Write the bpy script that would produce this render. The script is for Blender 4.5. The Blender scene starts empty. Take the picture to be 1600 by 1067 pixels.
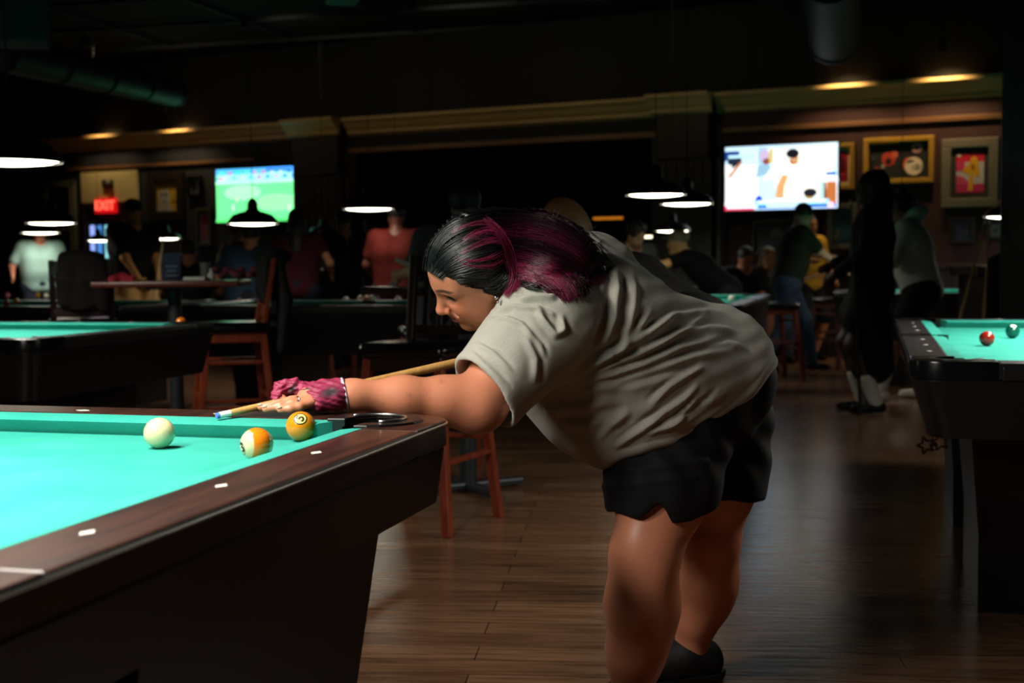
import bpy, bmesh, math, random
import numpy as np
from mathutils import Vector, Matrix
random.seed(7); rng = np.random.default_rng(7)
C = bpy.context.scene.collection
sc = bpy.context.scene

# ---------------------------------------------------------------- camera
F_PX = 2050.0; PITCH = math.atan((533.5-408)/F_PX); ROLL = math.radians(0.5); EYE = np.array([0, 0, 1.13])
cam = bpy.data.cameras.new('camera'); cam_o = bpy.data.objects.new('camera', cam); C.objects.link(cam_o)
cam.sensor_width = 36; cam.lens = 36*F_PX/1600; cam.clip_end = 100; cam.clip_start = .05
RM = Matrix.Rotation(math.pi/2-PITCH, 3, 'X') @ Matrix.Rotation(-ROLL, 3, 'Z')
cam_o.location = EYE; cam_o.rotation_euler = RM.to_euler()
cam.dof.use_dof = True; cam.dof.focus_distance = 2.75; cam.dof.aperture_fstop = 4.5
sc.camera = cam_o
RMn = np.array(RM)
def ray(x, y): return RMn @ np.array([(x-800)/F_PX, -(y-533.5)/F_PX, -1.])
def W(x, y, z):                    # pixel -> point on the level z
    d = ray(x, y); return EYE + d*((z-EYE[2])/d[2])
def D(x, y, Y):                    # pixel -> point at distance Y
    d = ray(x, y); return EYE + d*(Y/d[1])
def PX(P):                         # points (n,3) -> pixels
    q = (np.asarray(P, dtype=np.float64)-EYE) @ RMn
    return 800-F_PX*q[..., 0]/q[..., 2], 533.5+F_PX*q[..., 1]/q[..., 2]

# ---------------------------------------------------------------- world, exposure
w = bpy.data.worlds.new('world'); sc.world = w; w.use_nodes = True
w.node_tree.nodes['Background'].inputs[0].default_value = (.35, .5, .9, 1)
w.node_tree.nodes['Background'].inputs[1].default_value = .004
sc.view_settings.view_transform = 'Standard'; sc.view_settings.look = 'None'
sc.view_settings.exposure = 0; sc.view_settings.gamma = 1
sc.cycles.use_denoising = True; sc.cycles.max_bounces = 5; sc.cycles.diffuse_bounces = 3; sc.cycles.glossy_bounces = 3
sc.cycles.sample_clamp_indirect = 3; sc.cycles.caustics_reflective = False; sc.cycles.caustics_refractive = False
YAW = math.radians(15.4)
U = np.array([math.sin(YAW), math.cos(YAW), 0]); V = np.array([-math.cos(YAW), math.sin(YAW), 0])   # the room's two directions

# ---------------------------------------------------------------- helpers
def srgb(*c):
    return tuple(((x/255)/12.92 if x/255 <= .04045 else ((x/255+.055)/1.055)**2.4) for x in c)+(1,)
MATS = {}
def mat(name, col, rough=.5, metal=0, emit=0, ecol=None, noise=None, bump=0, bscale=200, coat=0, attr=None, spec=None, sheen=0, sss=0):
    if name in MATS: return MATS[name]
    m = bpy.data.materials.new(name); MATS[name] = m; m.use_nodes = True
    nt = m.node_tree; b = nt.nodes['Principled BSDF']
    b.inputs['Base Color'].default_value = col; b.inputs['Roughness'].default_value = rough; b.inputs['Metallic'].default_value = metal
    if coat: b.inputs['Coat Weight'].default_value = coat; b.inputs['Coat Roughness'].default_value = .12
    if spec is not None: b.inputs['Specular IOR Level'].default_value = spec
    if sheen: b.inputs['Sheen Weight'].default_value = sheen
    if sss:
        b.inputs['Subsurface Weight'].default_value = sss; b.inputs['Subsurface Radius'].default_value = (.012, .005, .003); b.inputs['Subsurface Scale'].default_value = 1
    src = None
    if attr:
        a = nt.nodes.new('ShaderNodeAttribute'); a.attribute_name = attr; src = a.outputs['Color']
        nt.links.new(src, b.inputs['Base Color'])
    tc = None
    if noise or bump:
        tc = nt.nodes.new('ShaderNodeTexCoord')
    if noise:
        sc_, c2, stretch = noise
        mp = nt.nodes.new('ShaderNodeMapping'); mp.inputs['Scale'].default_value = stretch
        nt.links.new(tc.outputs['Object'], mp.inputs[0])
        n = nt.nodes.new('ShaderNodeTexNoise'); n.inputs['Scale'].default_value = sc_; n.inputs['Detail'].default_value = 5
        nt.links.new(mp.outputs[0], n.inputs['Vector'])
        r = nt.nodes.new('ShaderNodeMapRange'); r.inputs[1].default_value = .35; r.inputs[2].default_value = .65
        nt.links.new(n.outputs[0], r.inputs[0])
        mx = nt.nodes.new('ShaderNodeMix'); mx.data_type = 'RGBA'
        mx.inputs[6].default_value = col; mx.inputs[7].default_value = c2
        if src: nt.links.new(src, mx.inputs[6]); mx.blend_type = 'MULTIPLY'
        nt.links.new(r.outputs[0], mx.inputs[0]); nt.links.new(mx.outputs[2], b.inputs['Base Color'])
    if bump:
        n2 = nt.nodes.new('ShaderNodeTexNoise'); n2.inputs['Scale'].default_value = bscale; n2.inputs['Detail'].default_value = 3
        nt.links.new(tc.outputs['Object'], n2.inputs['Vector'])
        bp = nt.nodes.new('ShaderNodeBump'); bp.inputs['Strength'].default_value = bump; bp.inputs['Distance'].default_value = .002
        nt.links.new(n2.outputs[0], bp.inputs['Height']); nt.links.new(bp.outputs[0], b.inputs['Normal'])
    if emit:
        b.inputs['Emission Strength'].default_value = emit; b.inputs['Emission Color'].default_value = ecol or col
        if src: nt.links.new(src, b.inputs['Emission Color'])
    return m

def tag(o, label=None, cat=None, group=None, kind=None):
    if label: o['label'] = label
    if cat: o['category'] = cat
    if group: o['group'] = group
    if kind: o['kind'] = kind
    return o
def thing(name, label, cat, loc=(0, 0, 0), rz=0, group=None):
    o = bpy.data.objects.new(name, None); C.objects.link(o); o.location = loc; o.rotation_euler = (0, 0, rz); o.empty_display_size = .1
    return tag(o, label, cat, group)
def link(name, me, m, parent=None, smooth=False):
    o = bpy.data.objects.new(name, me); C.objects.link(o)
    if m is not None:
        for x in (m if isinstance(m, (list, tuple)) else [m]): me.materials.append(x)
    if parent is not None: o.parent = parent
    if smooth: me.polygons.foreach_set('use_smooth', [True]*len(me.polygons))
    return o
class MB:
    def __init__(s): s.b = bmesh.new(); s.mi = 0
    def face(s, vs):
        try: f = s.b.faces.new(vs); f.material_index = s.mi; return f
        except ValueError: return None
    def box(s, c, d, rz=0, bev=0, M=None):
        R = Matrix.Rotation(rz, 4, 'Z') if M is None else M
        T = Matrix.Translation(c) @ R @ Matrix.Diagonal((d[0], d[1], d[2], 1))
        n0 = len(s.b.verts)
        r = bmesh.ops.create_cube(s.b, size=1, matrix=T)
        fs = {f for v in r['verts'] for f in v.link_faces}
        for f in fs: f.material_index = s.mi
        if bev:
            es = {e for v in r['verts'] for e in v.link_edges}
            bmesh.ops.bevel(s.b, geom=list(es), offset=bev, segments=2, affect='EDGES', profile=.6)
        return s
    def prism(s, poly, z0, z1, top=None, bev=0):
        a = [s.b.verts.new((p[0], p[1], z0)) for p in (top or poly)] if False else [s.b.verts.new((p[0], p[1], z0)) for p in poly]
        t = [s.b.verts.new((p[0], p[1], z1)) for p in (top or poly)]
        n = len(poly); s.face(a[::-1]); tf = s.face(t)
        for i in range(n): s.face([a[i], a[(i+1) % n], t[(i+1) % n], t[i]])
        if bev and tf: bmesh.ops.bevel(s.b, geom=list(tf.edges), offset=bev, segments=2, affect='EDGES', profile=.6)
        return s
    def tube(s, pts, r, n=10, caps=True):
        pts = [Vector(p) for p in pts]; rs = r if isinstance(r, (list, tuple)) else [r]*len(pts)
        rings = []; prev = None
        for i, p in enumerate(pts):
            t = (pts[min(i+1, len(pts)-1)]-pts[max(i-1, 0)]).normalized()
            if prev is None: a = t.orthogonal().normalized()
            else:
                a = prev-t*prev.dot(t)
                a = a.normalized() if a.length > 1e-6 else t.orthogonal().normalized()
            prev = a; b2 = t.cross(a)
            rings.append([s.b.verts.new(p+(a*math.cos(2*math.pi*k/n)+b2*math.sin(2*math.pi*k/n))*rs[i]) for k in range(n)])
        for i in range(len(rings)-1):
            for k in range(n): s.face([rings[i][k], rings[i][(k+1) % n], rings[i+1][(k+1) % n], rings[i+1][k]])
        if caps: s.face(rings[0][::-1]); s.face(rings[-1])
        return s
    def bar(s, a, b, w1, d1, bev=.004, up=(0, 0, 1)):   # squared bar from a to b
        a = Vector(a); b = Vector(b); t = b-a; L = t.length; t.normalize(); u = Vector(up)
        if abs(t.dot(u)) > .95: u = Vector((0, 1, 0))
        x = t.cross(u).normalized(); y = x.cross(t)
        M = Matrix((x, y, t)).transposed().to_4x4()
        return s.box((a+b)/2, (w1, d1, L), M=M, bev=bev)
    def lathe(s, prof, n=32, c=(0, 0, 0), close=False):
        rings = [[s.b.verts.new((c[0]+r*math.cos(2*math.pi*k/n), c[1]+r*math.sin(2*math.pi*k/n), c[2]+z)) for k in range(n)] if r > 1e-5 else [s.b.verts.new((c[0], c[1], c[2]+z))] for r, z in prof]
        for A, B in zip(rings, rings[1:]):
            for k in range(n):
                a = [A[k % len(A)], A[(k+1) % n % len(A)]]; b = [B[(k+1) % n % len(B)], B[k % len(B)]]
                vs = []
                for v in a+b:
                    if v not in vs: vs.append(v)
                if len(vs) > 2: s.face(vs)
        return s
    def ball(s, c, r, seg=24, sx=1, sy=1, sz=1, M=None):
        T = Matrix.Translation(c) @ (M.to_4x4() if M is not None else Matrix()) @ Matrix.Diagonal((r*sx, r*sy, r*sz, 1))
        rr = bmesh.ops.create_uvsphere(s.b, u_segments=seg, v_segments=seg*2//3, radius=1, matrix=T)
        for f in {f for v in rr['verts'] for f in v.link_faces}: f.material_index = s.mi
        return s
    def build(s, name, m, parent=None, smooth=None):
        me = bpy.data.meshes.new(name); bmesh.ops.recalc_face_normals(s.b, faces=s.b.faces[:]); s.b.to_mesh(me); s.b.free()
        o = link(name, me, m, parent)
        if smooth:
            me.polygons.foreach_set('use_smooth', [True]*len(me.polygons))
            if smooth is not True:
                me.update()
                bm = bmesh.new(); bm.from_mesh(me)
                for e in bm.edges:
                    if len(e.link_faces) == 2 and e.calc_face_angle(0) > smooth: e.smooth = False
                bm.to_mesh(me); bm.free()
        return o
def copy_tree(o, parent=None):
    c = o.copy(); C.objects.link(c)
    if parent is not None: c.parent = parent
    for ch in [k for k in bpy.data.objects if k.parent == o]: copy_tree(ch, c)
    return c

# ---- text strokes as thin meshes
def text_mesh(txt, size, depth=.0005, bold=.0):
    cu = bpy.data.curves.new('t', 'FONT'); cu.body = txt; cu.size = size; cu.extrude = depth; cu.offset = bold; cu.align_x = 'CENTER'; cu.align_y = 'CENTER'
    o = bpy.data.objects.new('t', cu); C.objects.link(o)
    dg = bpy.context.evaluated_depsgraph_get(); me = bpy.data.meshes.new_from_object(o.evaluated_get(dg))
    bpy.data.objects.remove(o); bpy.data.curves.remove(cu)
    return me

# ---- smooth implicit bodies
f32 = np.float32
def sd_cap(P, a, b, ra, rb):
    a = np.asarray(a, f32); b = np.asarray(b, f32); ab = b-a; L2 = float(ab@ab)+1e-12
    t = np.clip(((P-a)@ab)/L2, 0, 1); q = P-a-t[:, None]*ab
    return np.sqrt(np.einsum('ij,ij->i', q, q))-(ra+(rb-ra)*t)
def sd_ell(P, c, r, R=None):
    q = P-np.asarray(c, f32)
    if R is not None: q = q @ np.asarray(R, f32)      # columns of R = local axes
    r = np.asarray(r, f32)
    k0 = np.sqrt(((q/r)**2).sum(1)); k1 = np.sqrt(((q/(r*r))**2).sum(1))+1e-9
    return k0*(k0-1)/k1
def smin(a, b, k):
    h = np.maximum(k-np.abs(a-b), 0)/k; return np.minimum(a, b)-h*h*k*.25
def smax(a, b, k): return -smin(-a, -b, k)
class SDF:
    def __init__(s): s.p = []
    def cap(s, a, b, ra, rb=None, k=.03, op='u'): s.p.append(('c', a, b, ra, rb if rb is not None else ra, k, op)); return s
    def chain(s, pts, rs, k=.03):
        for i in range(len(pts)-1): s.cap(pts[i], pts[i+1], rs[i], rs[i+1], k)
        return s
    def ell(s, c, r, R=None, k=.03, op='u'): s.p.append(('e', c, r, R, 0, k, op)); return s
    def __call__(s, P):
        d = np.full(len(P), 9, f32)
        for t, a, b, r1, r2, k, op in s.p:
            x = sd_cap(P, a, b, r1, r2) if t == 'c' else sd_ell(P, a, b, r1)
            d = smin(d, x, k) if op == 'u' else smax(d, -x, k)
        return d
    def bounds(s, pad=.03):
        lo = np.full(3, 9e9); hi = -lo
        for t, a, b, r1, r2, k, op in s.p:
            if op != 'u': continue
            if t == 'c':
                for q, r in ((a, r1), (b, r2)): lo = np.minimum(lo, np.asarray(q)-r); hi = np.maximum(hi, np.asarray(q)+r)
            else: lo = np.minimum(lo, np.asarray(a)-max(b)); hi = np.maximum(hi, np.asarray(a)+max(b))
        return lo-pad, hi+pad
def mesh_sdf(fn, lo, hi, h):
    lo = np.asarray(lo, float); B = 8
    nb = np.ceil((np.asarray(hi)-lo)/(h*B)).astype(int)+1; n = nb*B
    idx = np.stack(np.meshgrid(*[np.arange(k) for k in nb], indexing='ij'), -1).reshape(-1, 3)
    dc = fn((lo+(idx*B+(B-1)/2)*h).astype(f32))
    G = np.repeat(np.repeat(np.repeat(np.sign(dc).reshape(nb).astype(f32), B, 0), B, 1), B, 2)
    act = idx[np.abs(dc) < h*B*.87*1.9]
    off = np.stack(np.meshgrid(*[np.arange(B)]*3, indexing='ij'), -1).reshape(-1, 3)
    for i in range(0, len(act), 400):
        g = (act[i:i+400, None, :]*B+off[None]).reshape(-1, 3)
        G[g[:, 0], g[:, 1], g[:, 2]] = fn((lo+g*h).astype(f32))
    S = G < 0
    cnt = sum(S[a:n[0]-1+a, b:n[1]-1+b, c:n[2]-1+c].astype(np.int8) for a in (0, 1) for b in (0, 1) for c in (0, 1))
    ci = np.argwhere((cnt > 0) & (cnt < 8))
    vid = np.full(cnt.shape, -1, np.int32); vid[ci[:, 0], ci[:, 1], ci[:, 2]] = np.arange(len(ci))
    cor = np.array([(a, b, c) for a in (0, 1) for b in (0, 1) for c in (0, 1)])
    v = np.stack([G[ci[:, 0]+a, ci[:, 1]+b, ci[:, 2]+c] for a, b, c in cor], 1)
    acc = np.zeros((len(ci), 3)); m = np.zeros(len(ci))
    for i in range(8):
        for j in range(i+1, 8):
            if np.abs(cor[i]-cor[j]).sum() != 1: continue
            x = (v[:, i] < 0) != (v[:, j] < 0); t = np.where(x, v[:, i]/np.where(x, v[:, i]-v[:, j], 1), 0)
            acc += np.where(x[:, None], cor[i]+t[:, None]*(cor[j]-cor[i]), 0); m += x
    verts = lo+(ci+acc/m[:, None])*h
    quads = []
    for ax in range(3):
        sl0 = [slice(None)]*3; sl1 = [slice(None)]*3; sl0[ax] = slice(0, -1); sl1[ax] = slice(1, None)
        e = np.argwhere(S[tuple(sl0)] != S[tuple(sl1)])
        o1, o2 = [(1, 2), (2, 0), (0, 1)][ax]
        e = e[(e[:, o1] > 0) & (e[:, o2] > 0) & (e[:, o1] < n[o1]-1) & (e[:, o2] < n[o2]-1)]
        def g(d1, d2):
            q = e.copy(); q[:, o1] -= d1; q[:, o2] -= d2; return vid[q[:, 0], q[:, 1], q[:, 2]]
        Q = np.stack([g(1, 1), g(0, 1), g(0, 0), g(1, 0)], 1)
        flip = ~S[e[:, 0], e[:, 1], e[:, 2]]; Q[flip] = Q[flip][:, ::-1]; quads.append(Q)
    return verts, np.concatenate(quads)
def np_mesh(name, verts, faces):
    me = bpy.data.meshes.new(name); nv, nf = len(verts), len(faces); k = faces.shape[1]
    me.vertices.add(nv); me.vertices.foreach_set('co', np.asarray(verts, f32).ravel())
    me.loops.add(nf*k); me.loops.foreach_set('vertex_index', faces.astype(np.int32).ravel())
    me.polygons.add(nf); me.polygons.foreach_set('loop_start', np.arange(0, nf*k, k, dtype=np.int32))
    me.update(calc_edges=True); me.validate()
    me.polygons.foreach_set('use_smooth', np.ones(len(me.polygons), bool)); me.update(); return me
def set_col(me, cols):
    a = me.color_attributes.new('Col', 'FLOAT_COLOR', 'POINT')
    c = np.ones((len(me.vertices), 4), f32); c[:, :3] = cols; a.data.foreach_set('color', c.ravel())
def vnormals(verts, F):
    a = verts[F[:, 0]]; n = np.cross(verts[F[:, 2]]-a, verts[F[:, 3]]-verts[F[:, 1]]) if F.shape[1] == 4 else np.cross(verts[F[:, 1]]-a, verts[F[:, 2]]-a)
    N = np.zeros_like(verts)
    for k in range(F.shape[1]): np.add.at(N, F[:, k], n)
    return N/(np.linalg.norm(N, axis=1, keepdims=True)+1e-12)
def relax(verts, F, it=1, lam=.5):
    E = np.concatenate([F[:, [i, (i+1) % 4]] for i in range(4)])
    for _ in range(it):
        acc = np.zeros_like(verts); cnt = np.zeros(len(verts))
        np.add.at(acc, E[:, 0], verts[E[:, 1]]); np.add.at(acc, E[:, 1], verts[E[:, 0]]); np.add.at(cnt, E[:, 0], 1); np.add.at(cnt, E[:, 1], 1)
        verts = verts*(1-lam)+lam*acc/np.maximum(cnt, 1)[:, None]
    return verts
def body_part(name, fn, m, parent, h, bounds=None, col=None, it=1, origin=None):
    lo, hi = bounds or fn.bounds()
    v, q = mesh_sdf(fn, lo, hi, h)
    if len(v) == 0: return None
    v = relax(v, q, it)
    c = col(v) if col is not None else None
    if origin is not None: v = v-np.asarray(origin)
    me = np_mesh(name, v, q)
    if c is not None: set_col(me, c)
    return link(name, me, m, parent)

# ---------------------------------------------------------------- materials
FELT = mat('felt', srgb(42, 146, 132), .95, noise=(6, srgb(54, 156, 142), (1, 1, 1)), bump=.15, bscale=900, spec=.15)
WOODRAIL = mat('mahogany_rail', srgb(62, 30, 20), .38, noise=(5, srgb(34, 15, 10), (1, 9, 9)), coat=.15)
APRON = mat('dark_mahogany', srgb(30, 12, 10), .45, noise=(4, srgb(20, 9, 8), (1, 8, 8)), spec=.25)
BLACK = mat('black_laminate', srgb(16, 16, 18), .4, spec=.4)
BLACKGLOSS = mat('black_plastic', srgb(18, 19, 22), .22, bump=.05, bscale=60)
RAILGREY = mat('black_rail_laminate', srgb(42, 43, 46), .3, noise=(8, srgb(30, 30, 33), (1, 6, 6)))
CHROME = mat('aluminium_trim', srgb(190, 190, 188), .3, 1)
SIGHT = mat('pearl_sight', srgb(235, 228, 220), .3)
RUBBER = mat('pocket_rubber', srgb(14, 14, 15), .35)
CHARCOAL = mat('matt_black', srgb(9, 9, 10), .6)
IRON = mat('grey_iron', srgb(60, 66, 70), .4, .6)
REDWOOD = mat('red_brown_stool_wood', srgb(140, 58, 32), .4, noise=(6, srgb(110, 40, 22), (6, 6, 1)))
DARKWOOD = mat('dark_stool_wood', srgb(42, 20, 18), .35, noise=(6, srgb(28, 13, 12), (6, 6, 1)))
VINYL = mat('black_vinyl', srgb(12, 13, 15), .22, bump=.05, bscale=40)
BULB = mat('lamp_glass_lit', (1, 1, 1, 1), .4, emit=9, ecol=(1, .93, .72, 1))
CUEWOOD = mat('maple_cue_wood', srgb(205, 160, 96), .35, noise=(10, srgb(190, 142, 78), (8, 1, 1)))
CUEWHITE = mat('ivory_ferrule', srgb(235, 235, 232), .35)
CHALK = mat('blue_chalk', srgb(70, 120, 205), .9)

# ---------------------------------------------------------------- room shell
def P3(a, b, z=0):  # room coordinates: a along U, b along V
    return U*a+V*b+np.array([0, 0, z])
fl = bpy.data.materials.new('plank_floor'); fl.use_nodes = True; nt = fl.node_tree; b = nt.nodes['Principled BSDF']
tc = nt.nodes.new('ShaderNodeTexCoord'); mp = nt.nodes.new('ShaderNodeMapping'); mp.inputs['Rotation'].default_value = (0, 0, .09)
nt.links.new(tc.outputs['Object'], mp.inputs[0])
br = nt.nodes.new('ShaderNodeTexBrick'); br.inputs['Scale'].default_value = 1; br.inputs['Brick Width'].default_value = 1.2; br.inputs['Row Height'].default_value = .13
br.inputs['Mortar Size'].default_value = .002; br.inputs['Color1'].default_value = srgb(136, 102, 78); br.inputs['Color2'].default_value = srgb(108, 78, 58); br.inputs['Mortar'].default_value = srgb(40, 28, 22); br.offset = .37
nt.links.new(mp.outputs[0], br.inputs[0])
mp2 = nt.nodes.new('ShaderNodeMapping'); mp2.inputs['Scale'].default_value = (1.5, 22, 1); nt.links.new(mp.outputs[0], mp2.inputs[0])
n = nt.nodes.new('ShaderNodeTexNoise'); n.inputs['Scale'].default_value = 2.2; n.inputs['Detail'].default_value = 7; nt.links.new(mp2.outputs[0], n.inputs[0])
mx = nt.nodes.new('ShaderNodeMix'); mx.data_type = 'RGBA'; mx.blend_type = 'MULTIPLY'; mx.inputs[0].default_value = .85
cr = nt.nodes.new('ShaderNodeValToRGB'); cr.color_ramp.elements[0].position = .3; cr.color_ramp.elements[0].color = (.42, .36, .3, 1); cr.color_ramp.elements[1].position = .68; cr.color_ramp.elements[1].color = (1.25, 1.2, 1.15, 1)
nt.links.new(n.outputs[0], cr.inputs[0]); nt.links.new(br.outputs[0], mx.inputs[6]); nt.links.new(cr.outputs[0], mx.inputs[7]); nt.links.new(mx.outputs[2], b.inputs['Base Color'])
rr = nt.nodes.new('ShaderNodeMapRange'); rr.inputs[3].default_value = .13; rr.inputs[4].default_value = .32; nt.links.new(n.outputs[0], rr.inputs[0]); nt.links.new(rr.outputs[0], b.inputs['Roughness'])
bp = nt.nodes.new('ShaderNodeBump'); bp.inputs['Strength'].default_value = .25; bp.inputs['Distance'].default_value = .003; nt.links.new(n.outputs[0], bp.inputs['Height']); nt.links.new(bp.outputs[0], b.inputs['Normal'])
def struct(o): o['kind'] = 'structure'; return o
struct(MB().box((2, 11, -.05), (34, 34, .1)).build('floor', fl))
CEIL = mat('dark_ceiling', srgb(8, 9, 11), .9)
CZ = 4.1
m = MB()
m.box((2, 11, CZ+.15), (34, 34, .1))
struct(m.build('ceiling', CEIL))
GRIDM = mat('ceiling_grid_grey', srgb(50, 58, 66), .6)
m = MB()
for i in range(-6, 8): m.box(P3(10, i*1.8+.4, CZ+.06), (24, .03, .05), rz=math.pi/2-YAW)
for i in range(2, 16): m.box(P3(i*1.5, 0, CZ+.04), (.03, 26, .05), rz=math.pi/2-YAW)
struct(m.build('trim_1', GRIDM))
# back wall: runs from the far left to the nearer right
WA = np.array([D(110, 408, 20.2)[0], 20.2]); WB = np.array([D(1600, 400, 14.0)[0], 14.0])
wd = (WB-WA)/np.linalg.norm(WB-WA); wn = np.array([wd[1], -wd[0]])     # wn points towards the room (camera)
if wn[1] > 0: wn = -wn
WYAW = math.atan2(wd[1], wd[0]); WLEN = np.linalg.norm(WB-WA)
def onwall(px, py, off=0):           # pixel -> (s along wall, z) on the plane shifted off towards the room
    r = ray(px, py); o = WA+wn*off
    A = np.array([[r[0], -wd[0]], [r[1], -wd[1]]]); t, s = np.linalg.solve(A, o)
    return s, EYE[2]+t*r[2]
def wp(s, z, off=0): q = WA+wd*s+wn*off; return Vector((q[0], q[1], z))
def wbox(mb, s0, s1, z0, z1, o0, o1, bev=0):
    c = wp((s0+s1)/2, (z0+z1)/2, (o0+o1)/2); mb.box(c, (abs(s1-s0), abs(o1-o0), abs(z1-z0)), rz=WYAW, bev=bev); return mb
WALLM = mat('maroon_wall_paint', srgb(52, 20, 24), .75, noise=(3, srgb(44, 17, 22), (1, 1, 1)))
DWALL = mat('dark_wall_paint', srgb(7, 8, 11), .8)
NAVY = mat('navy_wall_paint', srgb(22, 26, 40), .8)
PANEL = mat('dark_wood_panelling', srgb(44, 30, 24), .5, noise=(4, srgb(32, 21, 17), (8, 8, 1)))
CORN = mat('cream_cornice', srgb(176, 146, 96), .55)
sL, _ = onwall(560, 400); sR, _ = onwall(1028, 400); sE = WLEN+3
pA, zc = onwall(1300, 196)
ZC = 2.86      # cornice foot
m = MB(); wbox(m, -12, sL, 0, CZ, -.15, 0); wbox(m, sR, sE, 0, CZ, -.15, 0); wbox(m, sL, sR, 2.62, CZ, -.15, 0); wbox(m, sL, sR, 0, .95, -.15, 0)
struct(m.build('wall_back', [DWALL]))
# red painted field and picture rail at the right
sT, _ = onwall(1130, 300)
m = MB(); wbox(m, sT, sE, 1.0, ZC, .0, .012); struct(m.build('wall_back_right', WALLM))
m = MB(); wbox(m, 0, sL-1.7, 1.0, ZC, .0, .012); struct(m.build('wall_back_left', NAVY))
m = MB(); wbox(m, sT, sE, 2.6, 2.66, .012, .05, .008); wbox(m, sL-.1, sR, 2.6, 2.66, .0, .05, .008); wbox(m, 0, sL-1.7, 2.56, 2.61, .012, .05, .008)
struct(m.build('trim_2', mat('brown_picture_rail', srgb(110, 78, 52), .4)))
def cornice(s0, s1, off, name):
    prof = [(0, ZC-.03), (.05, ZC), (.05, ZC+.035), (.09, ZC+.06), (.15, ZC+.13), (.2, ZC+.16), (.2, ZC+.2), (0, ZC+.2)]
    mb = MB(); rings = []
    for s in (s0, s1): rings.append([mb.b.verts.new(wp(s, z, off+o)) for o, z in prof])
    k = len(prof)
    for i in range(k): mb.face([rings[0][i], rings[0][(i+1) % k], rings[1][(i+1) % k], rings[1][i]])
    mb.face(rings[0]); mb.face(rings[1][::-1]); return struct(mb.build(name, CORN))
p0, _ = onwall(465, 230); p1, _ = onwall(546, 230); q0, _ = onwall(1026, 200); q1, _ = onwall(1122, 200)
cornice(-6, p0, 0, 'trim_3'); cornice(p0, p1, .22, 'trim_4'); cornice(p1, q0, 0, 'trim_5'); cornice(q0, q1, .22, 'trim_6'); cornice(q1, sE, 0, 'trim_7')
m = MB(); wbox(m, p0+.06, p1-.06, 0, ZC, 0, .2)
for i in range(8): wbox(m, p0+.16+i*.11, p0+.2+i*.11, 1.0, 2.3, .2, .215)
wbox(m, p0+.1, p1-.1, 2.32, 2.37, .2, .23)
struct(m.build('wall_pilaster_left', PANEL))
m = MB(); wbox(m, q0+.06, q1-.06, 0, ZC, 0, .2)
for i in range(7): wbox(m, q0+.16+i*.11, q0+.2+i*.11, 1.0, 2.3, .2, .215)
wbox(m, q0+.1, q1-.1, 2.32, 2.37, .2, .23)
struct(m.build('wall_pilaster_right', PANEL))
# dado panelling below
m = MB(); wbox(m, sT-1, sE, 0, 1.02, 0, .03); wbox(m, sT-1, sE, 1.0, 1.06, 0, .07, .01)
for i in range(60): wbox(m, sT+i*.13, sT+.1+i*.13, .12, .95, .03, .042)
struct(m.build('trim_8', PANEL))
m = MB(); wbox(m, -8, sL, 0, 1.02, 0, .03); wbox(m, -8, sL, 1.0, 1.05, 0, .07, .01); struct(m.build('trim_9', PANEL))
# opening frame and the unlit room behind it
m = MB(); wbox(m, sL-.06, sR+.0, 2.6, 2.68, -.15, .03); wbox(m, sL-.06, sL, .95, 2.6, -.15, .03); wbox(m, sR-.06, sR, .95, 2.6, -.15, .03); wbox(m, sL, sR, .93, .98, -.17, .08); struct(m.build('trim_10', PANEL))
m = MB(); wbox(m, sL-2, sR+2, 0, CZ, -6.2, -6.1); struct(m.build('wall_inner_back', NAVY))
m = MB(); wbox(m, sL-2.1, sL-2, 0, CZ, -6.2, -.15); wbox(m, sR+2, sR+2.1, 0, CZ, -6.2, -.15); struct(m.build('wall_inner_side', DWALL))
# side walls, far off in the dark
struct(MB().box((-12.5, 10, CZ/2), (.2, 34, CZ)).build('wall_left', DWALL))
struct(MB().box((14, 6, CZ/2), (.2, 30, CZ)).build('wall_right', DWALL))
struct(MB().box((2, -5.5, CZ/2), (30, .2, CZ)).build('wall_front', DWALL))
# pillar at the frame's edge
pb = D(1592, 400, 8.5); struct(MB().box((pb[0]+.32, 8.6, CZ/2), (.62, .5, CZ), rz=.05, bev=.01).build('wall_pillar', mat('black_pillar', srgb(20, 22, 28), .4)))
# pale door and panels at the left end of the wall
a0, _ = onwall(70, 300); a1, _ = onwall(120, 300); LZ = 2.42
CREAMW = mat('pale_green_grey_paint', srgb(104, 108, 92), .7)
m = MB(); wbox(m, a0, a0+.09, 1.0, LZ, 0, .05, .005); wbox(m, a1-.12, a1, 0, LZ, 0, .05, .005); wbox(m, a0, a1, LZ-.1, LZ, 0, .05, .005)
win = m.build('window_1', CREAMW); struct(win)
m = MB(); wbox(m, a0+.09, a1-.12, 1.0, LZ-.1, 0, .02); m.build('pane', mat('dark_blue_glass', srgb(12, 20, 26), .12), win)
m = MB(); wbox(m, a0+.04, a1-.06, 1.66, 1.70, .02, .04); m.build('glazing_bar', CREAMW, win)
b0, zb = onwall(131, 318); b1, zt = onwall(217, 266)
m = MB(); wbox(m, b0, b1, zb, zt, 0, .05, .005); struct(m.build('wall_header', mat('cream_header_paint', srgb(200, 188, 140), .7)))
m = MB(); wbox(m, b0, b0+.06, 0, zb, 0, .06); wbox(m, b1-.06, b1, 0, zb, 0, .06); wbox(m, b0, b1, zb-.06, zb, 0, .06)
dr = struct(m.build('door_1', PANEL))
m = MB(); wbox(m, b0+.06, b1-.06, 0, zb-.06, 0, .01); m.build('door_leaf', mat('dark_door_paint', srgb(24, 28, 44), .5), dr)
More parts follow.
